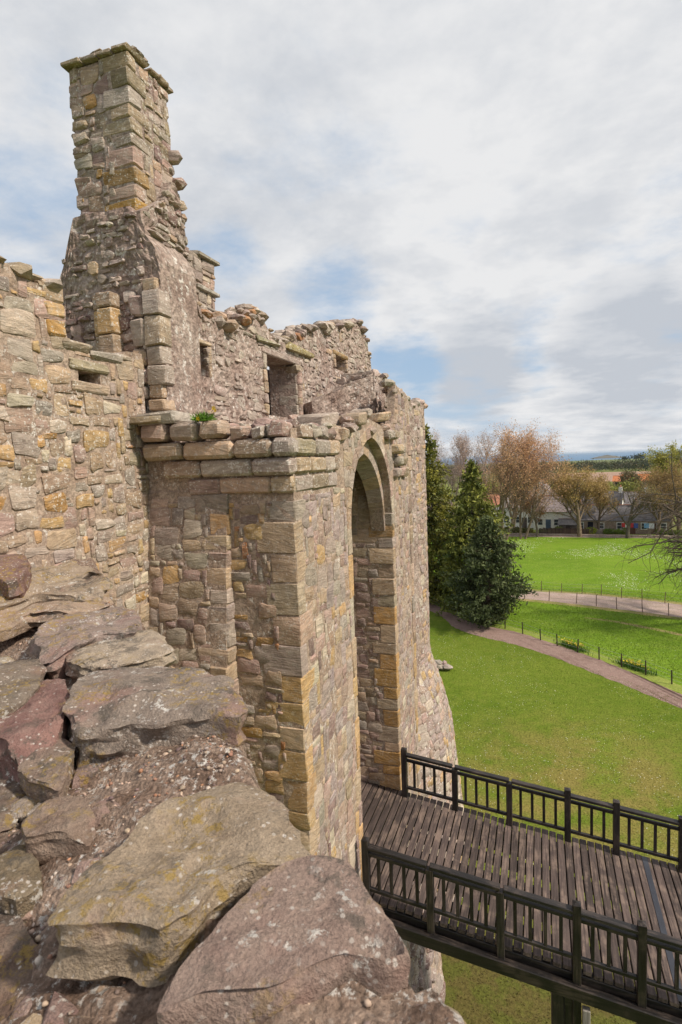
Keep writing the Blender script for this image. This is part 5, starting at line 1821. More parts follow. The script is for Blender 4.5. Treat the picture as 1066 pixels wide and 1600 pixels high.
# bushes, gardens and yellow-green willows between the village and the farm
GG = ((0.23, 0.25, 0.045), (0.33, 0.33, 0.07))
for i, (x, y, r, cl, lab) in enumerate((
        (13.5, 150.0, 4.2, GG, 'yellow green willow rising over the cottage roofs'),
        (22.0, 172.0, 4.6, ((0.15, 0.17, 0.03), (0.23, 0.23, 0.05)), 'olive yellow tree in front of the orange farm roof'),
        (29.5, 214.0, 5.0, ((0.12, 0.10, 0.05), (0.16, 0.13, 0.06)), 'dull brown tree beside the gable of the orange farm'),
        (42.0, 196.0, 5.5, GG, 'bright yellow green tree at the far end of the orange farm'),
        (8.5, 208.0, 4.4, ((0.20, 0.20, 0.05), (0.27, 0.26, 0.07)), 'pale lime tree standing in the green pasture'),
        (-2.0, 165.0, 4.0, ((0.19, 0.15, 0.05), (0.22, 0.18, 0.06)), 'golden brown bush cluster behind the white houses'),
        (-16.0, 180.0, 5.0, ((0.17, 0.18, 0.04), (0.22, 0.19, 0.05)), 'yellowish tree showing through the poplar twigs'),
        (-9.0, 150.0, 4.2, ((0.20, 0.14, 0.06), (0.22, 0.17, 0.07)), 'tawny tree showing through the red budding branches'),
        (18.0, 128.0, 3.4, ((0.10, 0.12, 0.03), (0.17, 0.18, 0.05)), 'dark green garden tree behind the cottage ridge'),
        (34.0, 150.0, 5.0, GG, 'large yellow green tree beyond the leafing tree'),
        (3.0, 255.0, 5.0, ((0.09, 0.08, 0.05), (0.12, 0.10, 0.05)), 'dark leafless tree on the edge of the ploughed field'),
        (58.0, 240.0, 6.0, ((0.13, 0.15, 0.04), (0.19, 0.20, 0.05)), 'green tree past the end wall of the orange farm'))):
    bush('hedgerow_tree', lab, (x, y, 0), 40 + i, r, 2600, cl, 0.30, 'tree', 'trees between the village and the farm', 7, 1.1)

# dark woodland belt and the ridge pines
def woodland():
    rs = np.random.RandomState(77)
    C, T = [], []
    for k in range(900):
        d = rs.uniform(430, 760)
        a = rs.uniform(-0.32, 0.36)
        x, y = math.sin(a) * d, math.cos(a) * d
        hgt = rs.uniform(5.0, 8.0) * (1 + 0.2 * noise.noise(Vector((x * 0.02, y * 0.02, 0))))
        zb = -0.02 * max(0, d - 440)
        m = 90
        p = rs.normal(size=(m, 3)) * np.array([2.8, 2.8, hgt * 0.24]) + np.array([x, y, zb + hgt * 0.55])
        C.append(p)
        base = np.array([(0.055, 0.065, 0.03), (0.085, 0.075, 0.045), (0.10, 0.11, 0.035), (0.045, 0.06, 0.035)][rs.choice(4, p=[0.4, 0.3, 0.12, 0.18])])
        T.append(np.tile(base * rs.uniform(0.8, 1.2), (m, 1)))
    o = leaf_object('woodland', None, np.vstack(C), 0.62, np.vstack(T), rs, M_LEAF)
    tag(o, 'dark belt of distant woodland along the coast', 'woodland', None, 'stuff')


woodland()
for i, (x, y, h) in enumerate(((92, 640, 13), (99, 650, 14), (118, 645, 13.5), (133, 650, 15), (84, 660, 11.5), (150, 640, 16))):
    rs = np.random.RandomState(90 + i)
    t = thing('pine_tree', ('flat topped pine breaking the skyline over the island', 'second skyline pine, close beside the flat topped one', 'round headed pine on the skyline over the ploughed field',
                            'tall skyline pine standing over the farm trees', 'short skyline pine closest to the island', 'last tall skyline pine before the leafing tree')[i], 'tree', (x, y, -4), 'pines on the far skyline')
    V, F = tube((0, 0, 0), (0.5, 0, h * 0.75), 0.4, 0.25, 5)
    me, _ = make_mesh('trunk', V, F, M_BARK, (0.08, 0.06, 0.05, 0.5), True, False)
    o = bpy.data.objects.new('trunk', me)
    COL.objects.link(o)
    o.parent = t
    leaf_object('crown', t, rs.normal(size=(260, 3)) * np.array([2.6, 2.6, 1.3]) + np.array([0.5, 0, h * 0.85]), 0.7, (0.04, 0.055, 0.03), rs, M_LEAF)

# garden shrubs along the lane
for i, (x, y, r, cl, lab) in enumerate((
        (8.1, 104.6, 0.9, ((0.25, 0.30, 0.03), (0.32, 0.35, 0.05)), 'lime green garden shrub by the cottage door'),
        (11.0, 103.6, 0.85, ((0.10, 0.17, 0.02), (0.17, 0.24, 0.04)), 'clipped round green shrub beside the cottage gate'),
        (12.3, 103.4, 0.95, ((0.11, 0.18, 0.02), (0.19, 0.25, 0.04)), 'second clipped round shrub, twin of the one by the gate'),
        (3.3, 105.2, 1.0, ((0.11, 0.14, 0.03), (0.17, 0.19, 0.05)), 'bushy shrub by the dark garden shed'),
        (18.2, 103.0, 1.0, ((0.08, 0.12, 0.02), (0.13, 0.17, 0.03)), 'low dark shrub at the end of the cottage gardens'),
        (-1.8, 103.4, 0.9, ((0.22, 0.21, 0.05), (0.26, 0.24, 0.06)), 'yellowing upright shrub at the end of the hedge'),
        (20.0, 101.5, 1.1, ((0.09, 0.12, 0.03), (0.14, 0.16, 0.04)), 'dark bush under the brown budding tree'))):
    bush('garden_shrub', lab, (x, y, 0), 60 + i, r, 900, cl, 0.12, 'shrub', 'shrubs in the cottage gardens', 4, 1.0)


def hedge():
    rs = np.random.RandomState(8)
    t = thing('hedge', 'patchy brown and green garden hedge at the field edge below the white house', 'hedge', (-4.2, 103.0, 0))
    C = np.column_stack([rs.uniform(-2.4, 2.4, 2600), rs.uniform(-0.4, 0.4, 2600), rs.uniform(0.05, 1.5, 2600)])
    k = np.array([0.9 + 0.5 * noise.noise(Vector((c[0] * 1.3, 0, 0))) for c in C])
    C = C[C[:, 2] < 1.5 * k]
    m = rs.random((len(C), 1))
    leaf_object('foliage', t, C, 0.12, np.array((0.06, 0.09, 0.02)) * (1 - m) + np.array((0.20, 0.14, 0.06)) * m, rs, M_LEAF)
    g = Geo()
    for i in range(9):
        g.put(*tube((-2.2 + i * 0.55, 0, 0), (-2.2 + i * 0.55 + rs.uniform(-.2, .2), 0, 1.1), 0.05, 0.03, 4))
    me, _ = make_mesh('stem', np.vstack(g.V), g.F, M_BARK, (0.1, 0.075, 0.05, 0.5), True, False)
    o = bpy.data.objects.new('stem', me)
    COL.objects.link(o)
    o.parent = t


hedge()

# ------------------------------------------------------------------ village


def house(name, label, loc, rz, w, d, eave, ridge, wall, roof, windows=(), doors=(), chim=(), group='houses of the village', roof_mat=None, hip=False, courses=True, red_ridge=False):
    """A gabled house; front faces -Y before turning by rz. windows: (x, z, w, h); doors: (x, w, h, colour)."""
    t = thing(name, label, 'house', loc, group)
    c, s = math.cos(rz), math.sin(rz)
    R = np.array([[c, s, 0], [-s, c, 0], [0, 0, 1]])
    L = np.array(loc, float)

    def W(V):
        return np.asarray(V, float) @ R + L
    hw, hd = w / 2, d / 2
    V = [(-hw, -hd, 0), (hw, -hd, 0), (hw, hd, 0), (-hw, hd, 0), (-hw, -hd, eave), (hw, -hd, eave), (hw, hd, eave), (-hw, hd, eave), (-hw, 0, ridge - 0.06), (hw, 0, ridge - 0.06)]
    F = [(0, 1, 5, 4), (2, 3, 7, 6), (1, 2, 6, 9, 5), (3, 0, 4, 8, 7), (4, 5, 9, 8), (6, 7, 8, 9), (3, 2, 1, 0)]
    add('wall', W(V), F, M_TINT if wall[0] > 0.5 else M_STONE, t, tuple(wall) + (0.4,), False)
    g = Geo()
    ov = 0.22
    sl = (ridge - eave) / hd
    nC = max(4, int(math.hypot(hd, ridge - eave) / 0.32)) if courses else 1
    for sg in (-1, 1):
        for k in range(nC):      # slate courses, each lapping the one below
            f0, f1 = k / nC, (k + 1) / nC
            y0 = sg * (hd + ov) * (1 - f0)
            y1 = sg * (hd + ov) * (1 - f1)
            z0 = ridge - abs(y0) * sl + 0.05
            z1 = ridge - abs(y1) * sl + 0.05
            q = [(-hw - ov, y0, z0 + 0.05), (hw + ov, y0, z0 + 0.05), (hw + ov, y1, z1 + 0.01), (-hw - ov, y1, z1 + 0.01),
                 (-hw - ov, y0, z0 - 0.03), (hw + ov, y0, z0 - 0.03), (hw + ov, y1, z1 - 0.03), (-hw - ov, y1, z1 - 0.03)]
            ff = [(0, 1, 2, 3), (4, 7, 6, 5), (0, 4, 5, 1), (1, 5, 6, 2), (3, 7, 4, 0)]
            g.put(W(q), ff, tuple(np.array(roof) * random.Random(k * 7 + int(w * 10)).uniform(0.88, 1.12)) + (0.5,))
    ro = g.build('roof', roof_mat or M_SLATE, t, False)
    V, F = box2((-hw - ov, -0.10, ridge + 0.03), (hw + ov, 0.10, ridge + 0.13), 0.03)
    add('ridge_tiles', W(V), F, M_TINT, t, (0.36, 0.13, 0.07, 0.5) if red_ridge else (0.22, 0.15, 0.13, 0.5), False)
    for cx, ch, cc in chim:
        V, F = box2((cx - 0.3, -0.45, ridge - 0.6), (cx + 0.3, 0.45, ridge + ch), 0.03)
        co = add('chimney', W(V), F, M_TINT, t, tuple(cc) + (0.5,), False)
        for k in (-0.22, 0.22):
            V, F = tube((cx, k, ridge + ch), (cx, k, ridge + ch + 0.4), 0.12, 0.10, 8, True)
            add('chimney_pot', W(V), F, M_TINT, co, (0.40, 0.20, 0.12, 0.5), False)
    for x, z, ww, hh in windows:
        V, F = box2((x - ww / 2 - 0.09, -hd - 0.06, z - 0.09), (x + ww / 2 + 0.09, -hd + 0.02, z + hh + 0.09), 0.01)
        fo = add('window', W(V), F, M_TINT, t, (0.74, 0.73, 0.70, 0.5), False)
        for k in (0, 1):
            V, F = box2((x - ww / 2 + 0.02, -hd - 0.075, z + k * hh / 2 + 0.02), (x + ww / 2 - 0.02, -hd - 0.055, z + (k + 1) * hh / 2 - 0.03), 0.003)
            add('pane', W(V), F, M_METAL, fo, (0.035, 0.042, 0.05, 0.5), False)
    for x, ww, hh, cc in doors:
        V, F = box2((x - ww / 2, -hd - 0.05, 0.0), (x + ww / 2, -hd + 0.02, hh), 0.01)
        do = add('door', W(V), F, M_TINT, t, tuple(cc) + (0.5,), False)
        V, F = box2((x + ww / 2 - 0.16, -hd - 0.09, 1.0), (x + ww / 2 - 0.1, -hd - 0.045, 1.1), 0.01)
        add('handle', W(V), F, M_METAL, do, (0.5, 0.45, 0.3, 0.5), False)
    return t


WHITE = (0.76, 0.75, 0.72)
SLATE = (0.135, 0.125, 0.135)
PSLATE = (0.26, 0.215, 0.215)
house('cottage_row', 'long low brown stone cottage row with a grey slate roof', (13.4, 108.4, 0), rad(-7), 14.0, 5.4, 2.35, 4.6, (0.30, 0.21, 0.155), SLATE,
      [(-6.3, 0.85, 0.75, 1.0), (-3.1, 0.85, 0.8, 1.0), (-0.2, 0.85, 0.9, 1.05), (3.4, 0.85, 0.8, 1.0), (6.2, 0.85, 0.8, 1.0)], [(-4.8, 0.85, 1.95, (0.02, 0.02, 0.03)), (1.7, 0.85, 1.95, (0.15, 0.07, 0.05)), (4.9, 0.8, 1.95, (0.10, 0.06, 0.05))],
      [(-6.6, 0.7, (0.35, 0.25, 0.2)), (2.2, 0.8, (0.38, 0.28, 0.22))], red_ridge=True)
house('white_house', 'white harled house with a pinkish slate roof beside the broad tree', (3.2, 113.0, 0), rad(-10), 7.6, 5.6, 3.5, 6.1, WHITE, PSLATE,
      [(-2.6, 0.9, 0.8, 1.1), (0.2, 0.9, 0.8, 1.1), (2.6, 0.9, 0.8, 1.1)], [(-1.2, 0.9, 1.95, (0.10, 0.14, 0.20))], [(-3.5, 0.9, WHITE), (3.5, 0.9, WHITE)], red_ridge=True)
house('white_house', 'white house with steep pale roof half hidden by red branches', (-3.6, 116.5, 0), rad(-4), 6.6, 6.0, 4.0, 6.9, WHITE, (0.34, 0.30, 0.30),
      [(-2.2, 1.0, 0.9, 1.2), (0.0, 1.0, 0.9, 1.2), (2.2, 1.0, 0.9, 1.2)], [(1.1, 0.9, 2.0, (0.12, 0.10, 0.09))], [(2.9, 0.9, WHITE)])
house('white_house', 'white gabled house with its end wall facing the field', (0.9, 119.5, 0), rad(80), 5.5, 4.6, 5.4, 8.0, WHITE, PSLATE, [(-1.2, 1.0, 0.8, 1.1), (1.2, 1.0, 0.8, 1.1)], [], [(-2.4, 0.8, WHITE)], red_ridge=True)
house('white_house', 'white house with twin gables peering over the cottage row', (11.2, 122.0, 0), rad(-12), 8.0, 5.5, 3.8, 6.2, WHITE, SLATE, [(-2.4, 2.0, 0.8, 1.0), (2.4, 2.0, 0.8, 1.0)], [], [(-3.7, 1.0, WHITE), (3.7, 0.8, WHITE)])
house('slate_house', 'grey roofed house with a white chimney behind the cottages', (16.6, 126.0, 0), rad(-6), 7.5, 5.6, 3.6, 5.7, (0.60, 0.57, 0.52), (0.17, 0.155, 0.165), [(-2, 1.9, 0.8, 1.0), (2, 1.9, 0.8, 1.0)], [], [(3.3, 0.9, WHITE)])
house('white_house', 'white house with a red tiled roof behind the conifer', (-9.2, 124.5, 0), rad(6), 4.6, 5.0, 3.8, 5.8, WHITE, (0.36, 0.16, 0.10), [(-1.2, 1.0, 0.8, 1.1), (1.2, 1.0, 0.8, 1.1)], [], [(1.9, 0.7, WHITE)])
house('white_house', 'low white house showing past the cypress beside the tower', (-21.6, 128.0, 0), rad(8), 6.5, 5.0, 2.6, 4.2, WHITE, (0.30, 0.22, 0.20), [(-1.8, 0.9, 0.8, 1.1), (1.8, 0.9, 0.8, 1.1)], [], [(2.8, 0.7, WHITE)])
house('farmhouse', 'long farm steading with a bright orange pantile roof', (38.5, 257.0, 0), rad(-10), 13.0, 6.0, 1.7, 4.2, (0.50, 0.36, 0.25), (0.56, 0.20, 0.075), [(-3, 0.7, 1.0, 0.9), (1.5, 0.7, 1.0, 0.9)], [(-0.8, 1.0, 1.6, (0.1, 0.08, 0.06))], [(5.8, 0.6, (0.5, 0.25, 0.14))], 'farm buildings', red_ridge=True)
house('farm_barn', 'open fronted barn with orange pantiles at the gable of the farm steading', (31.0, 254.5, 0), rad(-10), 5.0, 6.0, 1.9, 3.9, (0.45, 0.28, 0.18), (0.52, 0.19, 0.08), [], [(-0.6, 2.2, 1.5, (0.03, 0.028, 0.03))], [], 'farm buildings', red_ridge=True)  # open front drawn as a near-black door panel
house('garden_shed', 'low dark garden shed with a grey felt roof beside the white house', (5.0, 107.6, 0), rad(-8), 3.2, 2.6, 1.5, 2.3, (0.12, 0.09, 0.07), (0.15, 0.14, 0.14), [], [(0.0, 1.0, 1.4, (0.08, 0.06, 0.05))], [], 'sheds in the gardens', courses=False)


def fence_line(name, label, pts, h, r, wires, mat_post, col_post, wire_col, group=None, sq=False):
    c = np.mean(pts, axis=0)
    t = thing(name, label, 'fence', (c[0], c[1], 0), group)
    rr = random.Random(int(abs(pts[0][0]) * 100) + 3)
    tops = []
    for x, y in pts:
        hh = h * rr.uniform(0.9, 1.06)
        lx, ly = rr.uniform(-0.06, 0.06), rr.uniform(-0.06, 0.06)
        V, F = tube((x, y, 0), (x + lx, y + ly, hh), r, r * 0.92, 7, True)
        add('post', V, F, M_BARK, t, tuple(col_post) + (0.5,), True)
        tops.append((x + lx, y + ly, hh))
    for w in wires:
        g = Geo()
        for (a, b) in zip(tops, tops[1:]):
            g.put(*tube((a[0], a[1], a[2] * w), (b[0], b[1], b[2] * w), 0.007, 0.007, 3), (0.25, 0.24, 0.23, 0.5))
        g.build('wire', M_METAL, t, True)
    return t


fence_line('wire_fence', 'dark post and wire fence running along the red footpath', [(-16.5, 61.0), (-12.8, 56.6), (-10.2, 53.3), (-8.25, 50.9), (-6.86, 49.4), (-4.6, 48.0), (-2.69, 46.8), (-1.29, 45.6), (0.02, 44.3), (1.16, 43.2), (2.46, 42.05), (3.74, 40.85), (4.97, 39.75), (6.19, 38.6), (7.39, 37.4), (8.6, 36.1), (10.0, 34.4)],
           0.95, 0.045, (0.35, 0.65, 0.93), M_BARK, (0.05, 0.038, 0.03), None)
fence_line('wire_fence', 'thin wire fence on the paddock side of the farm track', [(-6.0, 57.5), (-3.6, 57.3), (-1.4, 57.0), (0.81, 56.66), (3.20, 56.12), (4.84, 55.48), (6.43, 54.65), (8.35, 53.94), (10.23, 53.28), (11.92, 52.44), (13.6, 51.6)],
           1.05, 0.035, (0.3, 0.6, 0.93), M_BARK, (0.16, 0.11, 0.085), None)
fence_line('wire_fence', 'thin wire fence between the farm track and the daisy field', [(-5.0, 61.6), (-1.8, 60.9), (0.13, 60.6), (2.06, 60.3), (3.94, 60.1), (5.65, 59.8), (7.33, 58.9), (9.00, 58.4), (10.73, 57.6), (12.58, 56.7), (14.6, 55.6)],
           1.05, 0.035, (0.3, 0.6, 0.93), M_BARK, (0.16, 0.11, 0.085), None)


def board_fence():
    t = thing('board_fence', 'dark brown board fence between the lane and the white house garden', 'fence', (4.0, 103.7, 0))
    rr = random.Random(4)
    x = -0.1
    while x < 8.3:
        y = 104.0 - 0.036 * (x + 0.1)
        h = rr.uniform(1.05, 1.25)
        V, F = box((x + 0.10, y, h / 2), (0.095, 0.02, h / 2), 0.006)
        k = rr.uniform(0.75, 1.25)
        add('board', V, F, M_TINT, t, (0.085 * k, 0.06 * k, 0.045 * k, 0.5), False)
        x += 0.215
    for z in (0.35, 0.9):
        V, F = box((4.1, 103.90, z), (4.2, 0.02, 0.04), 0.004, np.array([[1, -0.036, 0], [0.036, 1, 0], [0, 0, 1]]))
        add('rail', V, F, M_TINT, t, (0.07, 0.05, 0.04, 0.5), False)


board_fence()


def field_wall():
    t = thing('field_wall', 'low grey stone wall edging the daisy field along the lane', 'wall', (5.0, 102.0, 0))
    rr = random.Random(9)
    m = plane_map((0, 0, 0), (1, 0, 0), (0, -1, 0))

    def mp(u, v, h):
        return np.array([u, 102.45 - 0.075 * (u + 6) - h, v])
    g = Geo()
    g.put(*slab(mp, -6.2, 22.0, lambda u: 0, lambda u: 0.42 + 0.05 * noise.noise(Vector((u, 0, 0))), 0.5, 0.35, 0.02))
    g.build('mortar_core', M_MORTAR, t, False)
    st = Stones()
    lay(st, mp, -6.2, 22.0, 0.02, 0.44, 0.28, 0.2, lambda u, v: True, rr, [(1, 1, 2), (2, 1, 3)], [(GREY, 2), (PINK, 1), (LILAC, 1)], 0.02, (0.02, 0.06))
    st.emit(t, 'stone', M_STONE, 200)


field_wall()


def garden_fence():
    t = thing('picket_fence', 'pale grey picket fence in front of the cottage door', 'fence', (10.2, 104.4, 0))
    for i in range(26):
        x = 8.4 + i * 0.17
        V, F = box((x, 104.6 - 0.1 * (x - 8.4), 0.45), (0.045, 0.015, 0.45), 0.005)
        add('picket', V, F, M_TINT, t, (0.36, 0.31, 0.26, 0.5), False)
    for z in (0.25, 0.7):
        V, F = box((10.5, 104.43, z), (2.2, 0.02, 0.03), 0.004, np.array([[1, -0.1, 0], [0.1, 1, 0], [0, 0, 1]]))
        add('rail', V, F, M_TINT, t, (0.33, 0.28, 0.24, 0.5), False)


garden_fence()


def washing():
    """A drying line with laundry across the cottage gardens."""
    t = thing('washing_line', 'drying line on two poles across the cottage gardens', 'washing line', (14.6, 104.2, 0))
    P = [(12.9, 104.4), (18.0, 103.6)]
    for x, y in P:
        add('pole', *tube((x, y, 0), (x, y, 2.1), 0.04, 0.035, 6, True), M_METAL, t, (0.3, 0.3, 0.3, 0.5))
    add('line', *tube((P[0][0], P[0][1], 2.0), (P[1][0], P[1][1], 2.0), 0.01, 0.01, 4), M_METAL, t, (0.5, 0.5, 0.5, 0.5))
    for i, (f, w, h, c, lab, cat) in enumerate(((0.06, 0.5, 0.7, (0.55, 0.06, 0.06), 'red garment pegged first on the washing line', 'laundry'), (0.17, 0.55, 0.8, (0.75, 0.75, 0.75), 'white sheet pegged next to the red garment', 'laundry'),
                                      (0.30, 0.5, 0.75, (0.45, 0.05, 0.06), 'crimson garment pegged between the white sheet and the navy one', 'laundry'), (0.42, 0.6, 0.85, (0.06, 0.10, 0.30), 'navy blue garment on the washing line', 'laundry'),
                                      (0.72, 0.7, 0.8, (0.20, 0.42, 0.66), 'sky blue towel on the washing line', 'laundry'), (0.86, 0.75, 0.9, (0.72, 0.74, 0.78), 'pale white towel hanging beside the sky blue one', 'laundry'))):
        x, y = P[0][0] + (P[1][0] - P[0][0]) * f, P[0][1] + (P[1][1] - P[0][1]) * f
        V, F = [], []
        for a in range(5):
            for b in range(5):
                u = a / 4 - 0.5
                V.append((x + u * w, y - 0.157 * u * w + 0.05 * math.sin(a * 1.9 + i) * b / 4, 2.0 - h * b / 4))
        for a in range(4):
            for b in range(4):
                F.append((a * 5 + b, a * 5 + 5 + b, a * 5 + 6 + b, a * 5 + 1 + b))
        V2 = [(p[0], p[1] + 0.015, p[2]) for p in V]
        n = len(V)
        F2 = [tuple(n + k for k in reversed(f)) for f in F]
        o = add('laundry', V + V2, F + F2, M_TINT, None, tuple(c) + (0.5,))
        tag(o, lab, cat, 'laundry on the washing line')


washing()

# ------------------------------------------------------------------ small things


def lawn_stone():
    r4 = random.Random(31)
    t = thing('fallen_masonry', 'lump of fallen masonry lying on the lawn at the round tower', 'stone block', (-6.3, 36.6, 0))
    for i, (dx, dy, s) in enumerate(((0.0, 0.0, 0.42), (0.55, -0.1, 0.34), (-0.5, 0.1, 0.45), (0.25, 0.25, 0.3), (-0.1, 0.1, 0.32))):
        V, F = rubble((-6.3 + dx, 36.6 + dy, 0.2 + 0.06 * i), s, r4, 0.9)
        add('stone', V, F, M_STONE, t, pick(r4, [(GREY, 2), (PURPLE, 1)]), False)


lawn_stone()


def wallflower():
    rs = np.random.RandomState(2)
    t = thing('wallflower', 'small green tuft with yellow flowers growing on the corbelled ledge', 'plant', (-4.22, 6.66, 14.60))
    n = 320
    d = rs.normal(size=(n, 3))
    d[:, 2] = np.abs(d[:, 2])
    d /= np.linalg.norm(d, axis=1)[:, None]
    V, F = [], []
    for i in range(n):
        L = rs.uniform(0.09, 0.19)
        b0 = d[i] * 0.02 * rs.random() + np.array([rs.normal() * 0.05, rs.normal() * 0.03, 0])
        tip = b0 + d[i] * L * np.array([1.0, 0.8, 0.85])
        s = np.cross(d[i], rs.normal(size=3))
        s = s / np.linalg.norm(s) * 0.007
        mid = (b0 + tip) / 2 + np.array([0, 0, 0.012])
        k = len(V)
        V += [b0, mid + s, tip, mid - s]
        F.append((k, k + 1, k + 2, k + 3))
    cols = np.hstack([np.array([[0.10, 0.20, 0.025]]) * rs.uniform(0.6, 1.6, (n, 1)), np.full((n, 1), 0.5)])
    me, _ = make_mesh('foliage', V, F, M_LEAF, np.repeat(cols, 4, 0), True, False)
    o = bpy.data.objects.new('foliage', me)
    COL.objects.link(o)
    o.parent = t
    for (x, y, z, s) in ((-0.02, -0.10, 0.03, 0.022), (0.15, 0.02, 0.17, 0.024), (0.16, 0.04, 0.14, 0.018), (-0.06, -0.05, 0.07, 0.014)):
        g = Geo()
        for k in range(5):
            a = k * 1.2566
            ca, sa = math.cos(a), math.sin(a)
            g.put([(0 + x, y, z), (x + s * math.cos(a - .5), y - 0.3 * s, z + s * math.sin(a - .5)), (x + s * 1.4 * ca, y - 0.5 * s, z + s * 1.4 * sa), (x + s * math.cos(a + .5), y - 0.3 * s, z + s * math.sin(a + .5))],
                  [(0, 1, 2, 3)], (0.75, 0.50, 0.02, 0.5))
        g.put(*tube((x * 0.2, y * 0.2, 0), (x, y, z), 0.003, 0.003, 4), (0.08, 0.15, 0.03, 0.5))
        me, _ = make_mesh('flower', np.vstack(g.V), g.F, M_LEAF, np.vstack(g.T), True, False)
        f = bpy.data.objects.new('flower', me)
        COL.objects.link(f)
        f.parent = t


wallflower()


def blades(rs, C, hmin, hmax, w, cols):
    n = len(C)
    C = np.asarray(C)
    a = rs.uniform(0, 6.283, n)
    h = rs.uniform(hmin, hmax, n)
    lean = rs.normal(size=(n, 2)) * 0.35
    V = np.empty((n, 3, 3))
    dx, dy = np.cos(a) * w, np.sin(a) * w
    V[:, 0] = C + np.column_stack([dx, dy, np.zeros(n)])
    V[:, 1] = C - np.column_stack([dx, dy, np.zeros(n)])
    V[:, 2] = C + np.column_stack([lean[:, 0] * h, lean[:, 1] * h, h])
    t = np.hstack([np.asarray(cols) * rs.uniform(0.82, 1.18, (n, 1)), rs.random((n, 1))])
    return V.reshape(-1, 3), np.repeat(t, 3, 0)


def daffodils(label, x, y, n, lx):
    rs = np.random.RandomState(int(x * 10) + 50)
    t = thing('daffodil_clump', label, 'plant', (x, y, 0), 'daffodil clumps by the path fence')
    C = np.column_stack([rs.normal(0, lx, n), rs.normal(0, 0.22, n), np.zeros(n)])
    C[:, 1] -= C[:, 0] * 0.9
    V, tn = blades(rs, C, 0.25, 0.5, 0.025, np.tile((0.07, 0.15, 0.02), (n, 1)))
    o = bpy.data.objects.new('leaves', raw_mesh('leaves', V, n, M_LEAF, tn, 3))
    COL.objects.link(o)
    o.parent = t
    F = C[:n // 7] + np.array([0, 0, 0.42]) + rs.normal(size=(n // 7, 3)) * 0.05
    leaf_object('flowers', t, F, 0.06, (0.72, 0.52, 0.05), rs, M_LEAF, kind='stuff')


daffodils('clump of fading daffodils at the fence, the one farther up the path', 2.2, 42.9, 520, 0.42)
daffodils('clump of yellow daffodils at the fence, the one farther down the path', 5.75, 39.6, 520, 0.42)


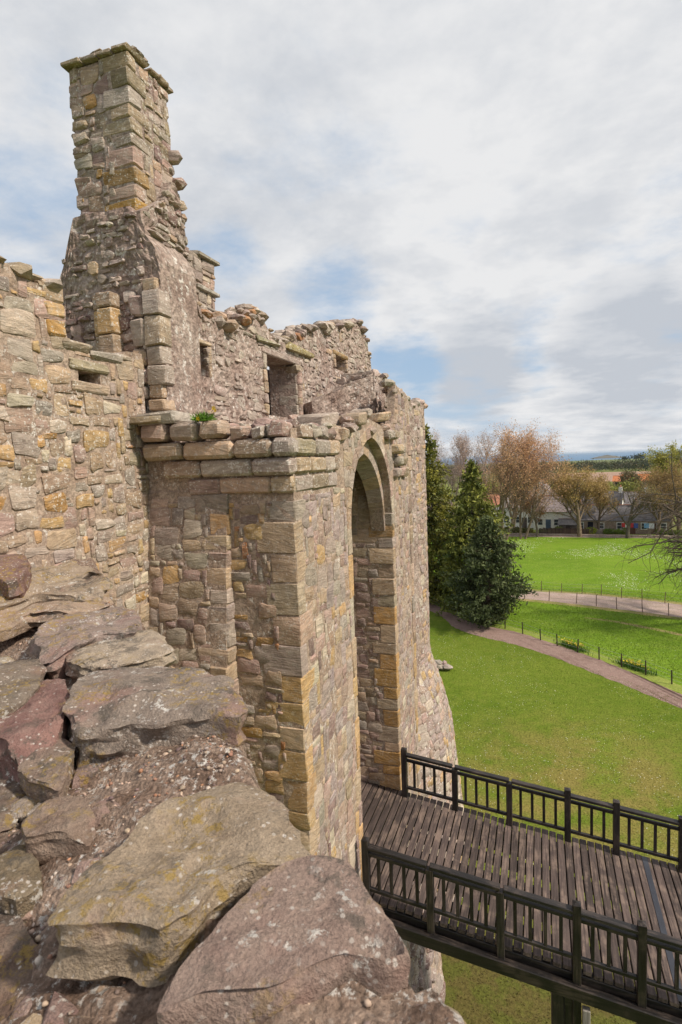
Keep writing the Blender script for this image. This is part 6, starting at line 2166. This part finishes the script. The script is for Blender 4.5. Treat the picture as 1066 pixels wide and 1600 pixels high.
def scatter_meadow():
    rs = np.random.RandomState(12)
    # white daisies
    n = 9000
    x, y = rs.uniform(-8, 14, n), rs.uniform(15, 44, n)
    k = np.array([noise.noise(Vector((a * 0.25, b * 0.25, 1))) for a, b in zip(x, y)])
    ok = (k > -0.15 + 0.25 * rs.random(n)) & (y < 41 - 0.85 * (x - 0.0))
    C = np.column_stack([x, y, np.full(n, 0.05)])[ok]
    o = leaf_object('lawn_daisies', None, C, 0.019, (0.78, 0.78, 0.70), rs, M_LEAF, 3.0)
    tag(o, 'tiny white daisies dotted over the mown lawn', 'daisies', None, 'stuff')
    n = 16000
    x, y = rs.uniform(-6, 22, n), rs.uniform(62, 100, n)
    k = np.array([noise.noise(Vector((a * 0.16, b * 0.10, 4))) + 0.5 * noise.noise(Vector((a * 0.5, b * 0.3, 8))) for a, b in zip(x, y)])
    ok = k > 0.0 + 0.4 * rs.random(n)
    C = np.column_stack([x, y, np.full(n, 0.12)])[ok]
    o = leaf_object('field_daisies', None, C, 0.055, (0.74, 0.75, 0.66), rs, M_LEAF, 3.0)
    tag(o, 'drifts of white daisies across the far field', 'daisies', None, 'stuff')
    # rough grass in the paddock, at the fences and the field edge
    n = 60000
    x, y = rs.uniform(-12, 16, n), rs.uniform(33, 62, n)
    ok = (y > 47.0 - 0.95 * (x + 1.5)) & (y > 45.5 - 0.95 * x) & ~((y > 56.2 - 0.33 * (x + 0.8)) & (y < 61.3 - 0.26 * (x + .8)))
    C = np.column_stack([x, y, np.zeros(n)])[ok]
    k = np.array([0.5 + noise.noise(Vector((c[0] * 0.3, c[1] * 0.3, 6))) for c in C])[:, None].clip(0, 1)
    cols = np.array((0.105, 0.175, 0.012)) * (1 - k) + np.array((0.170, 0.255, 0.022)) * k
    V, tn = blades(rs, C, 0.04, 0.11, 0.02, cols)
    o = bpy.data.objects.new('paddock_grass', raw_mesh('paddock_grass', V, len(C), M_LEAF, tn, 3))
    COL.objects.link(o)
    tag(o, 'rough bright green grass in the paddock by the footpath', 'grass', None, 'stuff')
    n = 90000
    x, y = rs.uniform(-8, 12, n), rs.uniform(12.5, 46, n)
    ok = y < 43.2 - 0.86 * (x + 1.9)
    C = np.column_stack([x, y, np.full(n, 0.0)])[ok]
    k = np.array([0.5 + noise.noise(Vector((c[0] * 0.35, c[1] * 0.35, 16))) for c in C])[:, None].clip(0, 1)
    k2 = np.array([max(0, noise.fractal(Vector((c[0] * 0.16, c[1] * 0.16, 33)), 1.0, 2.0, 3)) for c in C])[:, None].clip(0, 0.5) * 1.1
    dd = np.clip(1.0 - np.hypot(C[:, 0] - 2.2, C[:, 1] - 24.0) / 10.0, 0, 1)[:, None]
    cols = np.array((0.085, 0.138, 0.011)) * (1 - k) + np.array((0.150, 0.200, 0.022)) * k
    cols = cols * (1 - k2) + np.array((0.205, 0.225, 0.040)) * k2
    dd = dd * np.array([0.6 + 0.8 * noise.noise(Vector((c[0] * 0.5, c[1] * 0.5, 3))) for c in C])[:, None].clip(0, 1.2)
    cols = cols * (1 - dd) + np.array((0.215, 0.170, 0.055)) * dd
    du = np.clip((6.0 - np.hypot((C[:, 0] + 1.0) * 0.7, C[:, 1] - 12.0)) / 2.6, 0, 0.92)[:, None]  # blades under the bridge darkened too, its shade put into their colour
    cols = cols * (1 - du) + np.array((0.115, 0.09, 0.034)) * du
    V, tn = blades(rs, C, 0.02, 0.06, 0.02, cols)
    o = bpy.data.objects.new('lawn_grass', raw_mesh('lawn_grass', V, len(C), M_LEAF, tn, 3))
    COL.objects.link(o)
    tag(o, 'mown grass blades of the castle lawn', 'grass', None, 'stuff')


scatter_meadow()


# ------------------------------------------------------------------ air
def haze():
    m = bpy.data.materials.new('sea_air')
    m.use_nodes = True
    g = NT(m.node_tree)
    out = g.n('ShaderNodeOutputMaterial')
    v = g.n('ShaderNodeVolumePrincipled')
    v.inputs['Color'].default_value = (0.72, 0.85, 1.0, 1)
    v.inputs['Density'].default_value = HAZE_DENSITY
    v.inputs['Anisotropy'].default_value = 0.2
    g.l(v.outputs[0], out.inputs['Volume'])
    lo, hi = (-27000, -400, -45), (27000, 31000, 24)
    V = [(x, y, z) for x in (lo[0], hi[0]) for y in (lo[1], hi[1]) for z in (lo[2], hi[2])]
    F = [(0, 1, 3, 2), (4, 6, 7, 5), (0, 4, 5, 1), (2, 3, 7, 6), (0, 2, 6, 4), (1, 5, 7, 3)]
    o = add('haze', V, F, m, None, None, False)
    tag(o, kind='stuff')


HAZE_DENSITY = 0.00005
haze()
